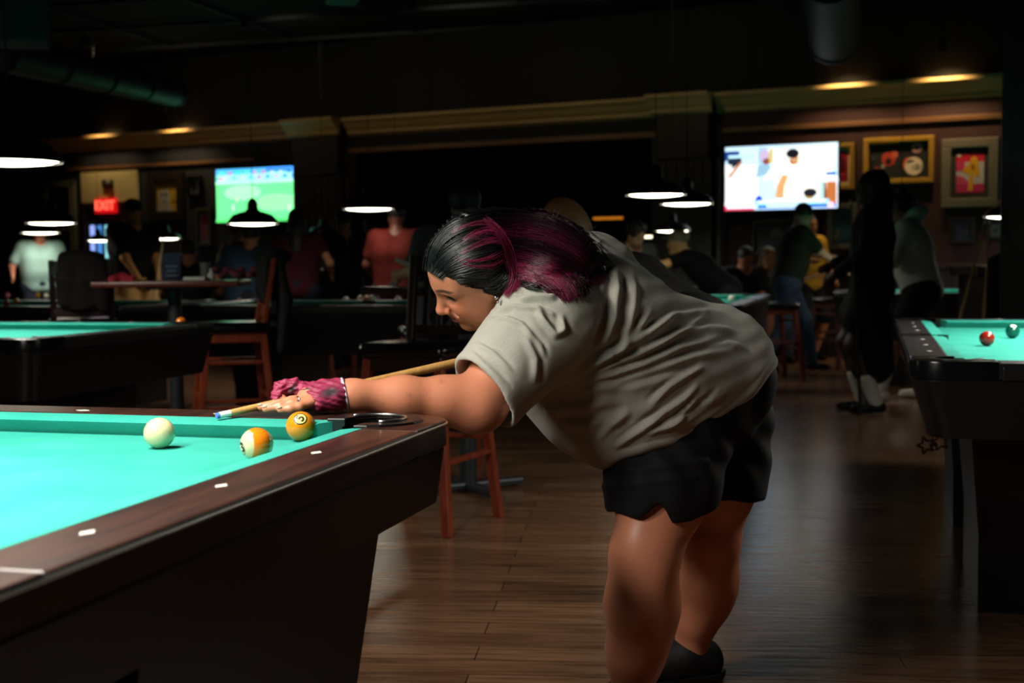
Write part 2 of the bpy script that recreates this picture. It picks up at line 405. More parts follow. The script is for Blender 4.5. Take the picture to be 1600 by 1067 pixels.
# light from the street behind the door's glass strips
STRIP = mat('lit_door_glass', srgb(150, 175, 255), .3, emit=1.1, ecol=srgb(150, 175, 255)); STRIP2 = mat('lit_blue_glass', srgb(80, 150, 235), .3, emit=.9, ecol=srgb(80, 150, 235)); STRIP3 = mat('lit_cyan_glass', srgb(150, 240, 255), .3, emit=1.1, ecol=srgb(150, 240, 255))
for x0, x1, y0, y1, mm in ((142, 151, 352, 432, STRIP), (153, 162, 352, 432, STRIP2), (165, 183, 352, 403, STRIP3)):
    s0, z1 = onwall(x0, y0); s1, z0 = onwall(x1, y1); m = MB(); wbox(m, s0, s1, z0, z1, .01, .02); m.build('pane', mm, dr)
# ---------------------------------------------------------------- exit sign
s0, z1 = onwall(156, 311); s1, z0 = onwall(188, 333); ex = thing('exit_sign', 'small glowing red EXIT sign over the doorway', 'sign', wp((s0+s1)/2, (z0+z1)/2, .1), WYAW)
hw, hh = (s1-s0)/2, (z1-z0)/2
MB().box((0, .02, 0), (2*hw, .06, 2*hh), bev=.008).build('housing', mat('exit_sign_red_glow', srgb(200, 20, 22), .4, emit=.75, ecol=srgb(225, 18, 22)), ex)
tm = text_mesh('EXIT', 2*hh*.86, .002, .003); tm.transform(Matrix.Rotation(math.pi/2, 4, 'X')); link('lettering', tm, mat('exit_letters_glow', srgb(255, 90, 70), .4, emit=2.2, ecol=srgb(255, 95, 70)), ex).location = (0, -.015, 0)
# smoke/camera dome above the door
s, z = onwall(173, 287); t = thing('security_camera', 'small dark dome security camera on the pale header over the exit doorway', 'camera', wp(s, z, .05), WYAW)
MB().box((0, -.01, 0), (.2, .06, .12), bev=.02).build('housing', CHARCOAL, t, smooth=.6); MB().ball((.05, -.05, -.0), .05, 16).build('dome', mat('grey_dome', srgb(120, 124, 120), .2), t, smooth=True)

# ---------------------------------------------------------------- ducts and ceiling fittings
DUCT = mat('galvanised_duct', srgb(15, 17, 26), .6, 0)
def duct(name, label, pts, r):
    t = thing(name, label, 'duct')
    MB().tube(pts, r, 20).build('pipe', DUCT, t, smooth=.7)
    for p, q in zip(pts, pts[1:]):
        p = Vector(p); q = Vector(q); L = (q-p).length; k = max(1, int(L/1.2))
        for i in range(k+1): c = p.lerp(q, i/k); dd = (q-p).normalized()*.02; MB().tube([c-dd, c+dd], r+.015, 20).build('seam_band', DUCT, t)
    return t
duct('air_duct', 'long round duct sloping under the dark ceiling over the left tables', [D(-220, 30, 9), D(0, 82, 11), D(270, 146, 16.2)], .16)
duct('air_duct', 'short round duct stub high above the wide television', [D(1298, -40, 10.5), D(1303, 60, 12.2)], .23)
t = thing('ceiling_speaker', 'square vented box hung at the top edge over the left wall', 'speaker', D(38, 45, 8.6), YAW)
MB().box((0, 0, 0), (.3, .3, .36), bev=.01).build('housing', mat('dark_teal_box', srgb(26, 34, 38), .6), t); MB().lathe([(0, 0), (.1, 0), (.11, .01), (.12, 0)], 24).build('grille', CHARCOAL, t)
t = [k for k in bpy.data.objects if k.parent == t][-1]; t.rotation_euler = (math.pi/2, 0, 0); t.location = (0, -.151, .02)
vt = thing('ceiling_vent', 'small green grey vent panel at the top edge above the football television', 'vent', D(535, 1, 9.5), YAW)
MB().box((0, 0, 0), (.22, .22, .02), bev=.004).build('frame', mat('pale_green_vent', srgb(110, 160, 150), .5), vt)
m = MB()
for i in range(5): m.box((0, -.08+i*.04, -.014), (.19, .012, .01))
m.build('slat', mat('pale_green_vent', None), vt)
# ---------------------------------------------------------------- pool tables
BED = .79; RT = .827; RI = .115; NI = .165
def arc(cx, cy, r, a0, a1, n): return [(cx+r*math.cos(math.radians(a0+(a1-a0)*i/n)), cy+r*math.sin(math.radians(a0+(a1-a0)*i/n))) for i in range(n+1)]
def pool_table(label, corner, sx, sy, along, rail_m, corner_m, apron_m, group, L=2.87, Wd=1.6, ah=.2, near=False, sights=True, felt=None):
    """corner: world xy of the virtual corner at local (sx L/2, sy Wd/2); along = direction of local x"""
    felt = felt or FELT
    along = np.array(along[:2]); per = np.array([-along[1], along[0]])
    c = np.array(corner[:2])-along*sx*L/2-per*sy*Wd/2
    t = thing('pool_table', label, 'pool table', (c[0], c[1], 0), math.atan2(along[1], along[0]), group)
    hx, hy = L/2, Wd/2
    def mir(poly, a, b): 
        q = [(x*a, y*b) for x, y in poly]; return q if a*b > 0 else q[::-1]
    # playing surface with cut corners
    bx, by = hx-.135, hy-.135; k = .075
    MB().prism([(-bx+k, -by), (bx-k, -by), (bx, -by+k), (bx, by-k), (bx-k, by), (-bx+k, by), (-bx, by-k), (-bx, -by+k)], BED-.03, BED).build('playing_surface', felt, t)
    prof = [(RI, RT-.001), (NI-.012, RT-.003), (NI-.002, RT-.006), (NI, RT-.010), (NI-.003, RT-.016), (NI-.02, BED), (RI, BED)]
    def cushion(ax, side, e0, e1):      # along axis ax at side, between two ends (position, mitre slope)
        mb = MB(); rings = []
        for e, kk in (e0, e1):
            ring = []
            for ti, z in prof:
                p = e+(NI-ti)*kk; q = ((hy if ax == 0 else hx)-ti)*side
                ring.append(mb.b.verts.new((p, q, z) if ax == 0 else (q, p, z)))
            rings.append(ring)
        n = len(prof)
        for i in range(n): mb.face([rings[0][i], rings[0][(i+1) % n], rings[1][(i+1) % n], rings[1][i]])
        mb.face(rings[0]); mb.face(rings[1][::-1]); return mb.build('cushion', felt, t, smooth=.5)
    ce = hx-NI-.075; cf = hy-NI-.075
    for s in (-1, 1):
        cushion(0, s, (-ce, -.8), (-.065, .35)); cushion(0, s, (.065, -.35), (ce, .8)); cushion(1, s, (-cf, -.8), (cf, .8))
    # rails
    hcx, hcy = hx-.128, hy-.128
    cp = [(hx-.24, hy)]+arc(hx-.09, hy-.09, .09, 90, 0, 8)+[(hx, hy-.24), (hx-RI, hy-.24)]+arc(hcx, hcy, .062, -78, 168, 12)+[(hx-.24, hy-RI)]
    sp = [(-.09, hy), (.09, hy), (.09, hy-RI), (.062, hy-RI)][::-1]
    sp = [(.09, hy), (-.09, hy), (-.09, hy-RI)]+arc(0, hy-RI-.005, .058, 175, 5, 10)+[(.09, hy-RI)]
    for s in (-1, 1):
        for a in (-1, 1):
            r = MB().prism([(a*.09, s*(hy-RI)), (a*(hx-.24), s*(hy-RI)), (a*(hx-.24), s*hy), (a*.09, s*hy)][::int(a*s)], BED-.01, RT, bev=.006).build('rail', rail_m, t)
            if sights:
                for i in (1, 2, 3):
                    p = a*(ce+.075-.05-.3175*i+.0) if near else a*(.3175*i)
                    MB().prism([(p-.016, s*(hy-.068)), (p, s*(hy-.068)-.009), (p+.016, s*(hy-.068)), (p, s*(hy-.068)+.009)], RT, RT+.0008).build('sight', SIGHT, r)
        r = MB().prism([(s*(hx-RI), -(hy-.24)), (s*hx, -(hy-.24)), (s*hx, hy-.24), (s*(hx-RI), hy-.24)][::s], BED-.01, RT, bev=.006).build('rail', rail_m, t)
        if sights:
            for i in (-1, 0, 1): MB().prism([(s*(hx-.068)-.009, .3175*i), (s*(hx-.068), .3175*i-.016), (s*(hx-.068)+.009, .3175*i), (s*(hx-.068), .3175*i+.016)], RT, RT+.0008).build('sight', SIGHT, r)
        MB().prism(mir(sp, 1, s), BED-.01, RT+.0005, bev=.004).build('side_pocket_casting', corner_m, t)
        m = MB(); m.lathe([(.058, RT-.002), (.056, BED-.12), (0, BED-.13)], 20, c=(0, s*(hy-RI-.005), 0)); m.build('pocket', RUBBER, t)
        for a in (-1, 1):
            cc = MB().prism(mir(cp, a, s), BED-.012, RT+(.0006 if near else .003), bev=.006).build('corner_casting', corner_m, t, smooth=.6)
            rim = arc(hcx, hcy, .094 if near else .082, -92, 182, 18)+arc(hcx, hcy, .06, 180, -90, 18)
            MB().prism(mir(rim, a, s), RT-.03, RT+.005, bev=.003).build('pocket_rim', RUBBER, cc)
            if near:
                m = MB(); m.tube([(a*x, s*y, RT+.007) for x, y in arc(hcx, hcy, .062, -60, 150, 16)], .0028, 6); m.build('pocket_trim', CHROME, cc, smooth=True)
            m = MB(); m.lathe([(.061, RT-.01), (.058, BED-.12), (0, BED-.135)], 20, c=(a*hcx, s*hcy, 0)); m.build('pocket', RUBBER, t)
    # trim, apron
    def ringed(z0, z1, i0, i1, mm, name, rc=.07):
        def pl(i): return [q for a, b, st in ((1, 1, 0), (-1, 1, 90), (-1, -1, 180), (1, -1, 270)) for q in arc(a*(hx-i-rc), b*(hy-i-rc), rc, st, st+90, 5)]
        return MB().prism(pl(i0), z0, z1, top=pl(i1)).build(name, mm, t, smooth=.5)
    ringed(BED-.026, BED-.01, .012, .012, apron_m, 'rail_base')
    if near:
        pl = [q for a, b, st in ((1, 1, 0), (-1, 1, 90), (-1, -1, 180), (1, -1, 270)) for q in arc(a*(hx-.09), b*(hy-.09), .0905, st, st+90, 8)]
        MB().tube([(x, y, RT-.0075) for x, y in pl+[pl[0]]], .0032, 8, caps=False).build('edge_trim', CHROME, t, smooth=True)
    else:
        tm = MB()
        for s in (-1, 1):
            tm.box((0, s*(hy-.002), BED+.006), (L-.5, .012, .038), bev=.003); tm.box((s*(hx-.002), 0, BED+.006), (.012, Wd-.5, .038), bev=.003)
        tm.build('edge_trim', RAILGREY, t)
    ringed(BED-ah, BED-.02, .02 if near else .05, .008, apron_m, 'apron'); ins = .025 if near else .19; inb = .12 if near else .24
    # pedestals
    for a in (-1, 1):
        b = MB().prism([(a*(hx-.42), -(hy-inb)), (a*(hx-.42), hy-inb), (a*.35, hy-inb), (a*.35, -(hy-inb))][::a], .0, BED-ah+.01, top=[(a*(hx-.37), -(hy-ins)), (a*(hx-.37), hy-ins), (a*.3, hy-ins), (a*.3, -(hy-ins))][::a]).build('pedestal_leg', apron_m, t)
        MB().prism([(a*(hx-.40), -(hy-inb+.02)), (a*(hx-.40), hy-inb+.02), (a*.33, hy-inb+.02), (a*.33, -(hy-inb+.02))][::a], .0, .3, bev=.008).build('plinth', apron_m, b)
        MB().box((a*(hx-.36), 0, .52), (.02, Wd*.5, .18), bev=.01).build('panel', apron_m, b)
    return t
NC = W(700, 655, RT)+.065*U
near_table = pool_table('large brown-railed pool table with turquoise cloth that the maroon-haired woman leans over', NC, 1, -1, U, WOODRAIL, WOODRAIL, APRON, 'pool tables with turquoise cloth', near=True, ah=.122)
lc = W(45, 531, RT)
# left table: its long side runs along V; near corner is at +(-V) end and -U side
left_table = pool_table('black pool table with a cue lying on its cloth, beside the red brown stool', lc-U*.03-V*.03, -1, 1, V, RAILGREY, BLACKGLOSS, BLACK, 'pool tables with turquoise cloth', ah=.22)
rc = W(1424, 565, RT)
right_table = pool_table('black pool table with one red and one green ball, stars hanging under its corner', rc-U*.02+V*.0, -1, 1, U, RAILGREY, BLACKGLOSS, BLACK, 'pool tables with turquoise cloth', ah=.19)
c3 = W(266, 477, RT)
t3 = pool_table('dark pool table with a cluster of balls, behind the stool seats', c3, 1, 1, V, RAILGREY, BLACKGLOSS, BLACK, 'pool tables with turquoise cloth', ah=.32, L=2.2, Wd=1.3)
c4 = W(180, 479, RT); t4 = pool_table('dark pool table in front of the man in the mint shirt', c4, -1, 1, V, RAILGREY, BLACKGLOSS, BLACK, 'pool tables with turquoise cloth', ah=.3)
c5 = W(1153, 478, RT); t5 = pool_table('dark pool table with two white balls just above the bending woman\'s back', c5, -1, -1, U, RAILGREY, BLACKGLOSS, BLACK, 'pool tables with turquoise cloth', ah=.24, Wd=1.4)
c6 = W(1062, 454, RT); t6 = pool_table('distant pool table under the arm of the player bending with outstretched arm', c6, -1, -1, U, RAILGREY, BLACKGLOSS, BLACK, 'pool tables with turquoise cloth', ah=.24, sights=False, Wd=1.2)
c7 = W(1300, 458, RT); t7 = pool_table('distant pool table behind the tall figure and the hooded person', c7, 1, 1, V, RAILGREY, BLACKGLOSS, BLACK, 'pool tables with turquoise cloth', ah=.24, sights=False)

# ---------------------------------------------------------------- balls
R = .0286
CREAMB = mat('ivory_ball', srgb(206, 196, 152), .12, coat=.5)
BM = {k: mat(k+'_ball', srgb(*c), .12, coat=.5) for k, c in dict(orange=(235, 122, 20), amber=(205, 130, 22), red=(150, 34, 20), green=(10, 84, 70), white=(240, 238, 225), purple=(90, 40, 120), yellow=(225, 180, 30), pink=(220, 110, 130), blackb=(15, 15, 18)).items()}
def patch(name, parent, direc, up, half, m, rr, poly=None):
    """a small disc or outline laid on the ball"""
    d = Vector(direc).normalized(); x = Vector(up).cross(d).normalized(); y = d.cross(x)
    mb = MB()
    P = lambda u, v: (d+x*u+y*v).normalized()*rr
    if poly is None:
        c = mb.b.verts.new(P(0, 0)); rings = []
        for k in (1, 2, 3): rings.append([mb.b.verts.new(P(half*k/3*math.cos(a*math.pi/14), half*k/3*math.sin(a*math.pi/14))) for a in range(28)])
        for i in range(28): mb.face([c, rings[0][i], rings[0][(i+1) % 28]])
        for a, b in zip(rings, rings[1:]):
            for i in range(28): mb.face([a[i], b[i], b[(i+1) % 28], a[(i+1) % 28]])
    else: mb.face([mb.b.verts.new(P(u*half, v*half)) for u, v in poly])
    return mb.build(name, m, parent, smooth=True)
def ring_on(name, parent, direc, up, r0, r1, m, rr):
    d = Vector(direc).normalized(); x = Vector(up).cross(d).normalized(); y = d.cross(x); mb = MB(); A = []
    for r in (r0, r1): A.append([mb.b.verts.new((d+(x*math.cos(a*math.pi/16)+y*math.sin(a*math.pi/16))*r).normalized()*rr) for a in range(32)])
    for i in range(32): mb.face([A[0][i], A[1][i], A[1][(i+1) % 32], A[0][(i+1) % 32]])
    return mb.build(name, m, parent, smooth=True)
def num_on(txt, parent, direc, up, size, m, rr):
    d = Vector(direc).normalized(); x = Vector(up).cross(d).normalized(); y = d.cross(x)
    me = text_mesh(txt, size, 0, .0006); 
    for v in me.vertices: v.co = (d+x*(v.co.x/rr)+y*(v.co.y/rr)).normalized()*rr
    o = link('number', me, m, parent); return o
def ball(px, py, z, m, label, name='pool_ball', group='balls on the tables', Y=None, seg=32):
    p = W(px, py, z) if Y is None else D(px, py, Y)
    o = MB().ball((0, 0, 0), R, seg).build(name, m, None, smooth=True); o.location = p
    return tag(o, label, 'ball', group)
INK = mat('black_ink', srgb(8, 8, 8), .4)
# cue ball with small triangles
cb = ball(249, 676.5, BED+R, CREAMB, 'ivory cue ball with small black triangles alone on the near cloth', 'cue_ball', 'balls on the nearest table', seg=48)
for d in ((-.62, -.72, -.12), (.42, -.62, .62), (.5, -.55, -.72), (-.2, .8, .5), (0, .3, -.9)):
    patch('triangle_mark', cb, d, (0, 0, 1), .15, INK, R*1.002, [(-.8, .7), (-.1, -.9), (.8, .7)])
# orange stripe, number 13
ax = Vector((-.84, -.54, .04)).normalized()
sb = MB().ball((0, 0, 0), R, 72, M=ax.to_track_quat('Z', 'Y').to_matrix()).build('pool_ball', [BM['orange'], CREAMB], None, smooth=True)
sb.location = W(401, 694, BED+R); tag(sb, 'ivory and orange striped ball numbered 13 half hidden by the near cushion', 'ball', 'balls on the nearest table')
ax = Vector((-.84, -.54, .04)).normalized()
for p in sb.data.polygons:
    if abs(p.center.normalized().dot(ax)) > .52: p.material_index = 1
nd = (-.84, -.5, -.2); ring_on('number_ring', sb, nd, (.1, 0, 1), (.4), .46, INK, R*1.003); num_on('13', sb, nd, (-.5, .2, .8), .024, INK, R*1.016)
o5 = ball(470, 666, BED+R, BM['amber'], 'amber ball numbered 5 under the gloved hand', group='balls on the nearest table', seg=48)
nd = (.1, -.72, .6); patch('number_disc', o5, nd, (0, 0, 1), .42, mat('number_disc_cream', srgb(228, 222, 130), .2, coat=.5), R*1.002)
ring_on('number_ring', o5, nd, (0, 0, 1), .4, .5, INK, R*1.003); num_on('5', o5, nd, (-.9, 0, .45), .024, INK, R*1.018)
# other tables
ball(1542, 529, BED+R, BM['red'], 'dark red ball on the cloth above the hanging stars', seg=32)
g = ball(1582, 518, BED+R, BM['green'], 'green striped ball with a white top beside the red ball', seg=32)
patch('white_band', g, (0, -.35, .93), (0, 1, 0), .5, BM['white'], R*1.002)
r0 = [o for o in C.objects if o.name.startswith('pool_ball')][-1]
ball(283, 504, BED+R, BM['orange'], 'orange ball at the far rail of the table with the lying cue')
for px, py, m, l in ((1101, 467, 'white', 'white ball on the table above the bending back, beside a small ball'), (1143, 466.5, 'white', 'white ball alone near the blue lit rail'), (1094, 466, 'white', 'white ball half hidden behind another white ball'),
                     (372, 471.5, 'red', 'red orange ball at the end rail behind the wooden stool back'), (563, 467, 'white', 'white ball first in the far cluster'), (573, 467, 'orange', 'orange ball in the far cluster'), (581, 467, 'white', 'white ball last in the far cluster'), (591, 469, 'purple', 'purple ball just right of the far cluster'), (622, 468, 'white', 'white ball apart near the end of the far table'), (541, 469, 'white', 'white ball beside the side pocket of the far table'),
                     (12, 461, 'pink', 'pink ball on the table before the mint shirt'), (26, 471, 'orange', 'orange ball on the table before the mint shirt'), (59, 461, 'yellow', 'yellow ball in front of the mint shirt'), (10, 474, 'red', 'red ball by the near rail before the mint shirt'), (72, 462, 'white', 'white ball in front of the mint shirt')):
    ball(px, py, BED+R, BM[m], l, seg=16)
# cue lying on the left table
def cue(name, label, a, b, ra=.0064, rb=.0145, tip=True, group='pool cues', wood=None):
    a = Vector(a); b = Vector(b); L = (b-a).length; d = (b-a)/L
    t = thing(name, label, 'pool cue', a, 0, group)
    o = Vector((0, 0, 0))
    MB().tube([o+d*.03, o+d*(L*.55)], [ra+.0002, ra+(rb-ra)*.55], 16).build('shaft', wood or CUEWOOD, t, smooth=.7)
    MB().tube([o+d*(L*.55), o+d*L], [ra+(rb-ra)*.55, rb], 16).build('butt', wood or CUEWOOD, t, smooth=.7)
    MB().tube([o+d*.006, o+d*.03], [ra, ra], 16).build('ferrule', CUEWHITE, t, smooth=.7)
    MB().tube([o, o+d*.006], [ra*.85, ra], 16).build('tip', CHALK, t, smooth=.7)
    return t
cue('pool_cue', 'pale cue lying on the cloth of the black table at the end of the frame', W(166, 511, BED+.01), W(-330, 505, BED+.014), wood=mat('pale_cue_wood', srgb(222, 200, 150), .35))

# ---------------------------------------------------------------- pendant lamps
ENAM = mat('black_enamel_shade', srgb(9, 9, 10), .35)
INENAM = mat('white_enamel_inside', srgb(220, 215, 200), .4)
def lamp(label, p, dia=.5, watts=7.5, group='pendant lamps over the pool tables', spread=160):
    p = Vector(p); k = dia/.5
    t = thing('pendant_lamp', label, 'pendant lamp', p, 0, group)
    MB().lathe([(.25*k, 0), (.252*k, .008), (.244*k, .016), (.225*k, .05*k), (.185*k, .09*k), (.12*k, .112*k), (.07*k, .125*k), (.052*k, .15*k), (.05*k, .2*k), (.034*k, .235*k), (.012, .25*k), (0, .25*k)], 40).build('lamp_shade', ENAM, t, smooth=.8)
    MB().lathe([(.243*k, .012), (.2*k, -.004), (.12*k, -.012), (0, -.016)], 32).build('diffuser', BULB, t, smooth=True)
    MB().tube([(0, 0, .24*k), (0, 0, CZ-p.z)], .0035, 6).build('cord', CHARCOAL, t)
    l = bpy.data.lights.new('lamp_light', 'AREA'); l.shape = 'DISK'; l.size = .42*k; l.energy = watts; l.color = (1, .95, .86); l.spread = math.radians(spread)
    lo = bpy.data.objects.new('lamp_light', l); C.objects.link(lo); lo.parent = t; lo.location = (0, 0, -.03); return t
ntc = np.array(near_table.location)
NW = 27
for k, s, wt in zip((.78, 0, -.78), ('nearest the woman', 'over the middle', 'at the near end'), (29, 39, 46)):
    p = ntc+U*k; lamp('pendant lamp above the brown-railed table, '+s, (p[0], p[1], 1.98), watts=wt)
rtc = np.array(right_table.location)
for k, s in zip((.75, -.0, -.75), ('far end', 'middle', 'near end')):
    p = rtc+U*k; lamp('pendant lamp above the table with the red ball, '+s, (p[0], p[1], 1.64), watts=15)
ltc = np.array(left_table.location)
for k, s in zip((0.0, .8), ('middle', 'far end')):
    p = ltc+V*k; lamp('pendant lamp above the table with the lying cue, '+s, (p[0], p[1], 1.62), watts=9)
HIW = {576: 1.1, 505: 1.5, 1576: 9, 1590: 7, 1409: 8}
LAMPS = [(14, 254, 6.4, .5, 'largest lit pendant lamp, above the table with the lying cue'), (80, 349, 12.5, .47, 'upper of two lit pendant lamps above the mint shirt'), (63, 364, 15.5, .45, 'lower of two lit pendant lamps above the mint shirt'),
         (154, 376, 17, .3, 'small lit pendant lamp before the glass door strips'), (260, 373, 16.5, .36, 'pendant lamp half hidden behind the seated dark figure by the cap wearer'), (395, 350, 12, .47, 'pendant lamp with its shade against the football television'),
         (505, 366, 16.3, .39, 'small pendant lamp between the long-haired woman and the dark pilaster'), (576, 327, 12, .47, 'pendant lamp just above the man in the red shirt'), (618, 365, 15.5, .42, 'pendant lamp behind the head of the man in the red shirt'),
         (1025, 305, 10, .46, 'highest pendant lamp beside the wide television'), (1073, 319, 11.3, .46, 'pendant lamp slightly below its neighbour beside the wide television'), (1051, 361, 14.4, .4, 'small lowest pendant lamp above the bending player'),
         (1576, 339, 11.5, .42, 'pendant lamp by the black pillar, lower of the pair'), (1590, 323, 13, .42, 'pendant lamp by the black pillar, upper of the pair'), (1409, 331, 12, .44, 'pendant lamp hidden between the tall figure and the hooded person')]
for px, py, Y, dia, l in LAMPS: lamp(l, D(px, py, Y), dia, HIW.get(px, 3.2 if Y > 9 else 9))

# ---------------------------------------------------------------- televisions and pictures
def flat(mb_mats, t, name, polys, w_, h_, y0, kind='diff', em=1.6):
    """polygons (0..1 coordinates, v up) laid on a panel facing -y; one mesh, one material per colour"""
    mb = MB(); mats = []; cmap = {}
    for i, (col, pts) in enumerate(polys):
        if col not in cmap:
            cmap[col] = len(mats)
            nm = f'{kind}_{col[0]}_{col[1]}_{col[2]}'
            mats.append(mat(nm, srgb(*col), .4, emit=em if kind == 'screen' else 0))
        mb.mi = cmap[col]; mb.face([mb.b.verts.new(((u-.5)*w_, y0-.0006*(i+1), (v-.5)*h_)) for u, v in pts])
    return mb.build(name, mats, t)
def rect(a, b, c, d): return [(a, b), (c, b), (c, d), (a, d)]
def blob(cx, cy, rx, ry, n=14, a0=0, a1=360): return [(cx+rx*math.cos(math.radians(a0+(a1-a0)*i/n)), cy+ry*math.sin(math.radians(a0+(a1-a0)*i/n))) for i in range(n)]
def onpanel(x0, x1, y0, y1, off):
    s0, _ = onwall(x0, (y0+y1)/2, off); s1, _ = onwall(x1, (y0+y1)/2, off); xm = (x0+x1)/2
    _, za = onwall(xm, y0, off); _, zb = onwall(xm, y1, off)
    return (s0+s1)/2, (za+zb)/2, s1-s0, za-zb
def tv(label, box, polys, off=.17, em=1.6, glow=None):
    s, z, w_, h_ = onpanel(*box, off)
    t = thing('television', label, 'television', wp(s, z, off), WYAW)
    MB().box((0, .03, 0), (w_+.03, .05, h_+.03), bev=.006).build('housing', CHARCOAL, t)
    MB().box((0, .09, 0), (.3, .07, .3)).build('wall_mount', CHARCOAL, t)
    flat(None, t, 'screen', polys, w_, h_, .003, 'screen', em)
    if glow:
        l = bpy.data.lights.new('screen_light', 'AREA'); l.shape = 'RECTANGLE'; l.size = w_*.95; l.size_y = h_*.95; l.energy = glow[0]; l.color = glow[1]
        lo = bpy.data.objects.new('screen_light', l); C.objects.link(lo); lo.parent = t; lo.location = (0, -.02, 0); lo.rotation_euler = (math.pi/2, 0, 0)
    return t
r2 = random.Random(3)
crowd = [((r2.choice([40, 90, 200]), r2.choice([120, 150, 230]), r2.choice([200, 240])), rect(i*.05, .8+.09*(i % 2), i*.05+.04, .86+.09*(i % 2))) for i in range(20)]
tv('wall television showing a green football pitch, a lamp hanging before it', (338, 471, 262, 346),
   [((110, 255, 150), rect(0, 0, 1, 1)), ((80, 190, 255), rect(0, .9, 1, 1)), ((160, 225, 240), rect(0, .72, 1, .9))]+crowd+[((190, 255, 205), rect(0, .72, 1, .75)), ((240, 60, 90), rect(.03, .8, .1, .83)), ((240, 60, 90), rect(.92, .9, .96, .97)), ((60, 120, 255), rect(.6, .93, .9, .98)), ((165, 255, 190), blob(.32, .55, .22, .14)), ((150, 255, 170), blob(.72, .35, .25, .16)),
    ((240, 255, 240), rect(.86, .18, .875, .3)), ((240, 255, 240), rect(.2, .22, .215, .33)), ((250, 220, 160), rect(.25, .38, .262, .46)), ((90, 235, 120), rect(0, 0, 1, .05))], em=1.4)
tv('wide bright television showing a man in white bending at a table', (1133, 1309, 226, 327),
   [((205, 235, 255), rect(0, 0, 1, 1)), ((255, 255, 240), rect(.45, .2, .95, .93)), ((255, 255, 255), rect(.0, .12, .3, .7)), ((20, 60, 130), [(.0, .78), (.13, .84), (.13, .93), (.0, .93)]), ((30, 40, 60), [(.03, .62), (.15, .76), (.15, .86), (.02, .84)]), ((190, 240, 255), rect(.03, .82, .27, .87)), ((255, 255, 255), rect(.0, .55, .06, .72)), ((180, 110, 50), [(.02, .52), (.13, .76), (.16, .76), (.05, .52)]),
    ((170, 200, 240), rect(.3, .72, .39, .98)), ((200, 180, 210), blob(.36, .84, .045, .1)), ((140, 80, 60), blob(.38, .75, .04, .05)), ((215, 190, 110), rect(.4, .72, .435, .95)), ((150, 190, 215), [(.28, .5), (.43, .56), (.43, .68), (.33, .72), (.3, .7)]), ((240, 255, 255), [(.34, .45), (.44, .72), (.5, .72), (.42, .5)]),
    ((200, 235, 250), [(.39, .15), (.5, .48), (.46, .15)]), ((222, 165, 110), [(.455, .17), (.475, .38), (.52, .54), (.58, .54), (.54, .36), (.53, .17)]), ((250, 250, 255), [(.46, .55), (.52, .74), (.6, .7), (.58, .52)]), ((160, 110, 85), [(.57, .76), (.64, .8), (.66, .7), (.6, .68)]), ((205, 150, 110), blob(.63, .77, .035, .055)), ((22, 22, 34), blob(.61, .855, .058, .075)),
    ((25, 60, 235), [(.265, .14), (.3, .22), (.325, .22), (.35, .14)]), ((190, 155, 90), blob(.76, .2, .045, .06)), ((30, 32, 44), blob(.765, .245, .06, .065)), ((175, 225, 230), rect(.85, .1, .885, .42)), ((40, 110, 190), rect(.9, .5, .99, .55)), ((235, 235, 250), blob(.95, .43, .06, .06)), ((190, 110, 60), [(.9, .1), (.91, .4), (.99, .4), (.99, .06), (.93, .05)]), ((120, 70, 40), rect(.885, .1, .905, .4)),
    ((250, 255, 255), rect(.0, .07, .27, .12)), ((150, 235, 255), rect(.27, .075, .93, .145)), ((255, 255, 255), rect(.3, .1, .9, .14)), ((20, 100, 190), rect(.3, .02, .99, .07)), ((230, 245, 255), rect(.38, .035, .68, .07)), ((240, 20, 60), rect(.0, .0, .27, .025)), ((240, 40, 80), [(.0, .0), (.02, .0), (.02, .07), (.0, .07)]), ((255, 215, 250), blob(.945, .05, .03, .05)), ((230, 60, 80), rect(.86, .09, .885, .11))], em=1.25)
# television on the inner room's wall, built in place of a mirror reflection
s, z, w_, h_ = onpanel(570, 632, 308, 350, -6.0)
t = thing('television', 'cyan lit television standing for a reflection in the wide opening above the red shirt', 'television', wp(s, z, -6.0), WYAW)
MB().box((0, .03, 0), (w_+.04, .05, h_+.04), bev=.006).build('housing', CHARCOAL, t)
flat(None, t, 'screen', [((70, 205, 220), rect(0, 0, 1, 1)), ((120, 235, 250), [(.42, 1), (.55, 1), (.75, 0), (.45, 0)]), ((130, 255, 120), rect(.02, .02, .34, .5)), ((190, 255, 180), rect(.1, .05, .2, .3)), ((30, 60, 160), rect(.34, .02, .48, .5)), ((170, 235, 255), [(.5, .1), (.75, .1), (.8, .5), (.5, .5)])], w_, h_, .003, 'screen', 1.0)
def picture(label, box, frame_col, fw, polys, off=.02, mat_col=None, em=None, name='framed_picture', cat='picture'):
    s, z, w_, h_ = onpanel(*box, off)
    t = thing(name, label, cat, wp(s, z, off), WYAW, 'framed pictures on the back wall')
    fm = mat('frame_%d_%d_%d' % frame_col, srgb(*frame_col), .4, .2)
    m = MB(); d = .05
    m.box((0, -d/2, h_/2-fw/2), (w_, d, fw), bev=.01).box((0, -d/2, -h_/2+fw/2), (w_, d, fw), bev=.01).box((-w_/2+fw/2, -d/2, 0), (fw, d, h_-2*fw), bev=.01).box((w_/2-fw/2, -d/2, 0), (fw, d, h_-2*fw), bev=.01)
    m.build('frame', fm, t)
    if mat_col: MB().box((0, -.012, 0), (w_-2*fw+.01, .01, h_-2*fw+.01)).build('mount', mat('mount_%d_%d_%d' % mat_col, srgb(*mat_col), .8), t)
    g = .62 if mat_col else 1
    flat(None, t, 'print', polys, (w_-2*fw)*(.74 if mat_col else 1), (h_-2*fw)*(.78 if mat_col else 1), -.018 if mat_col else -.005, 'print')
    return t
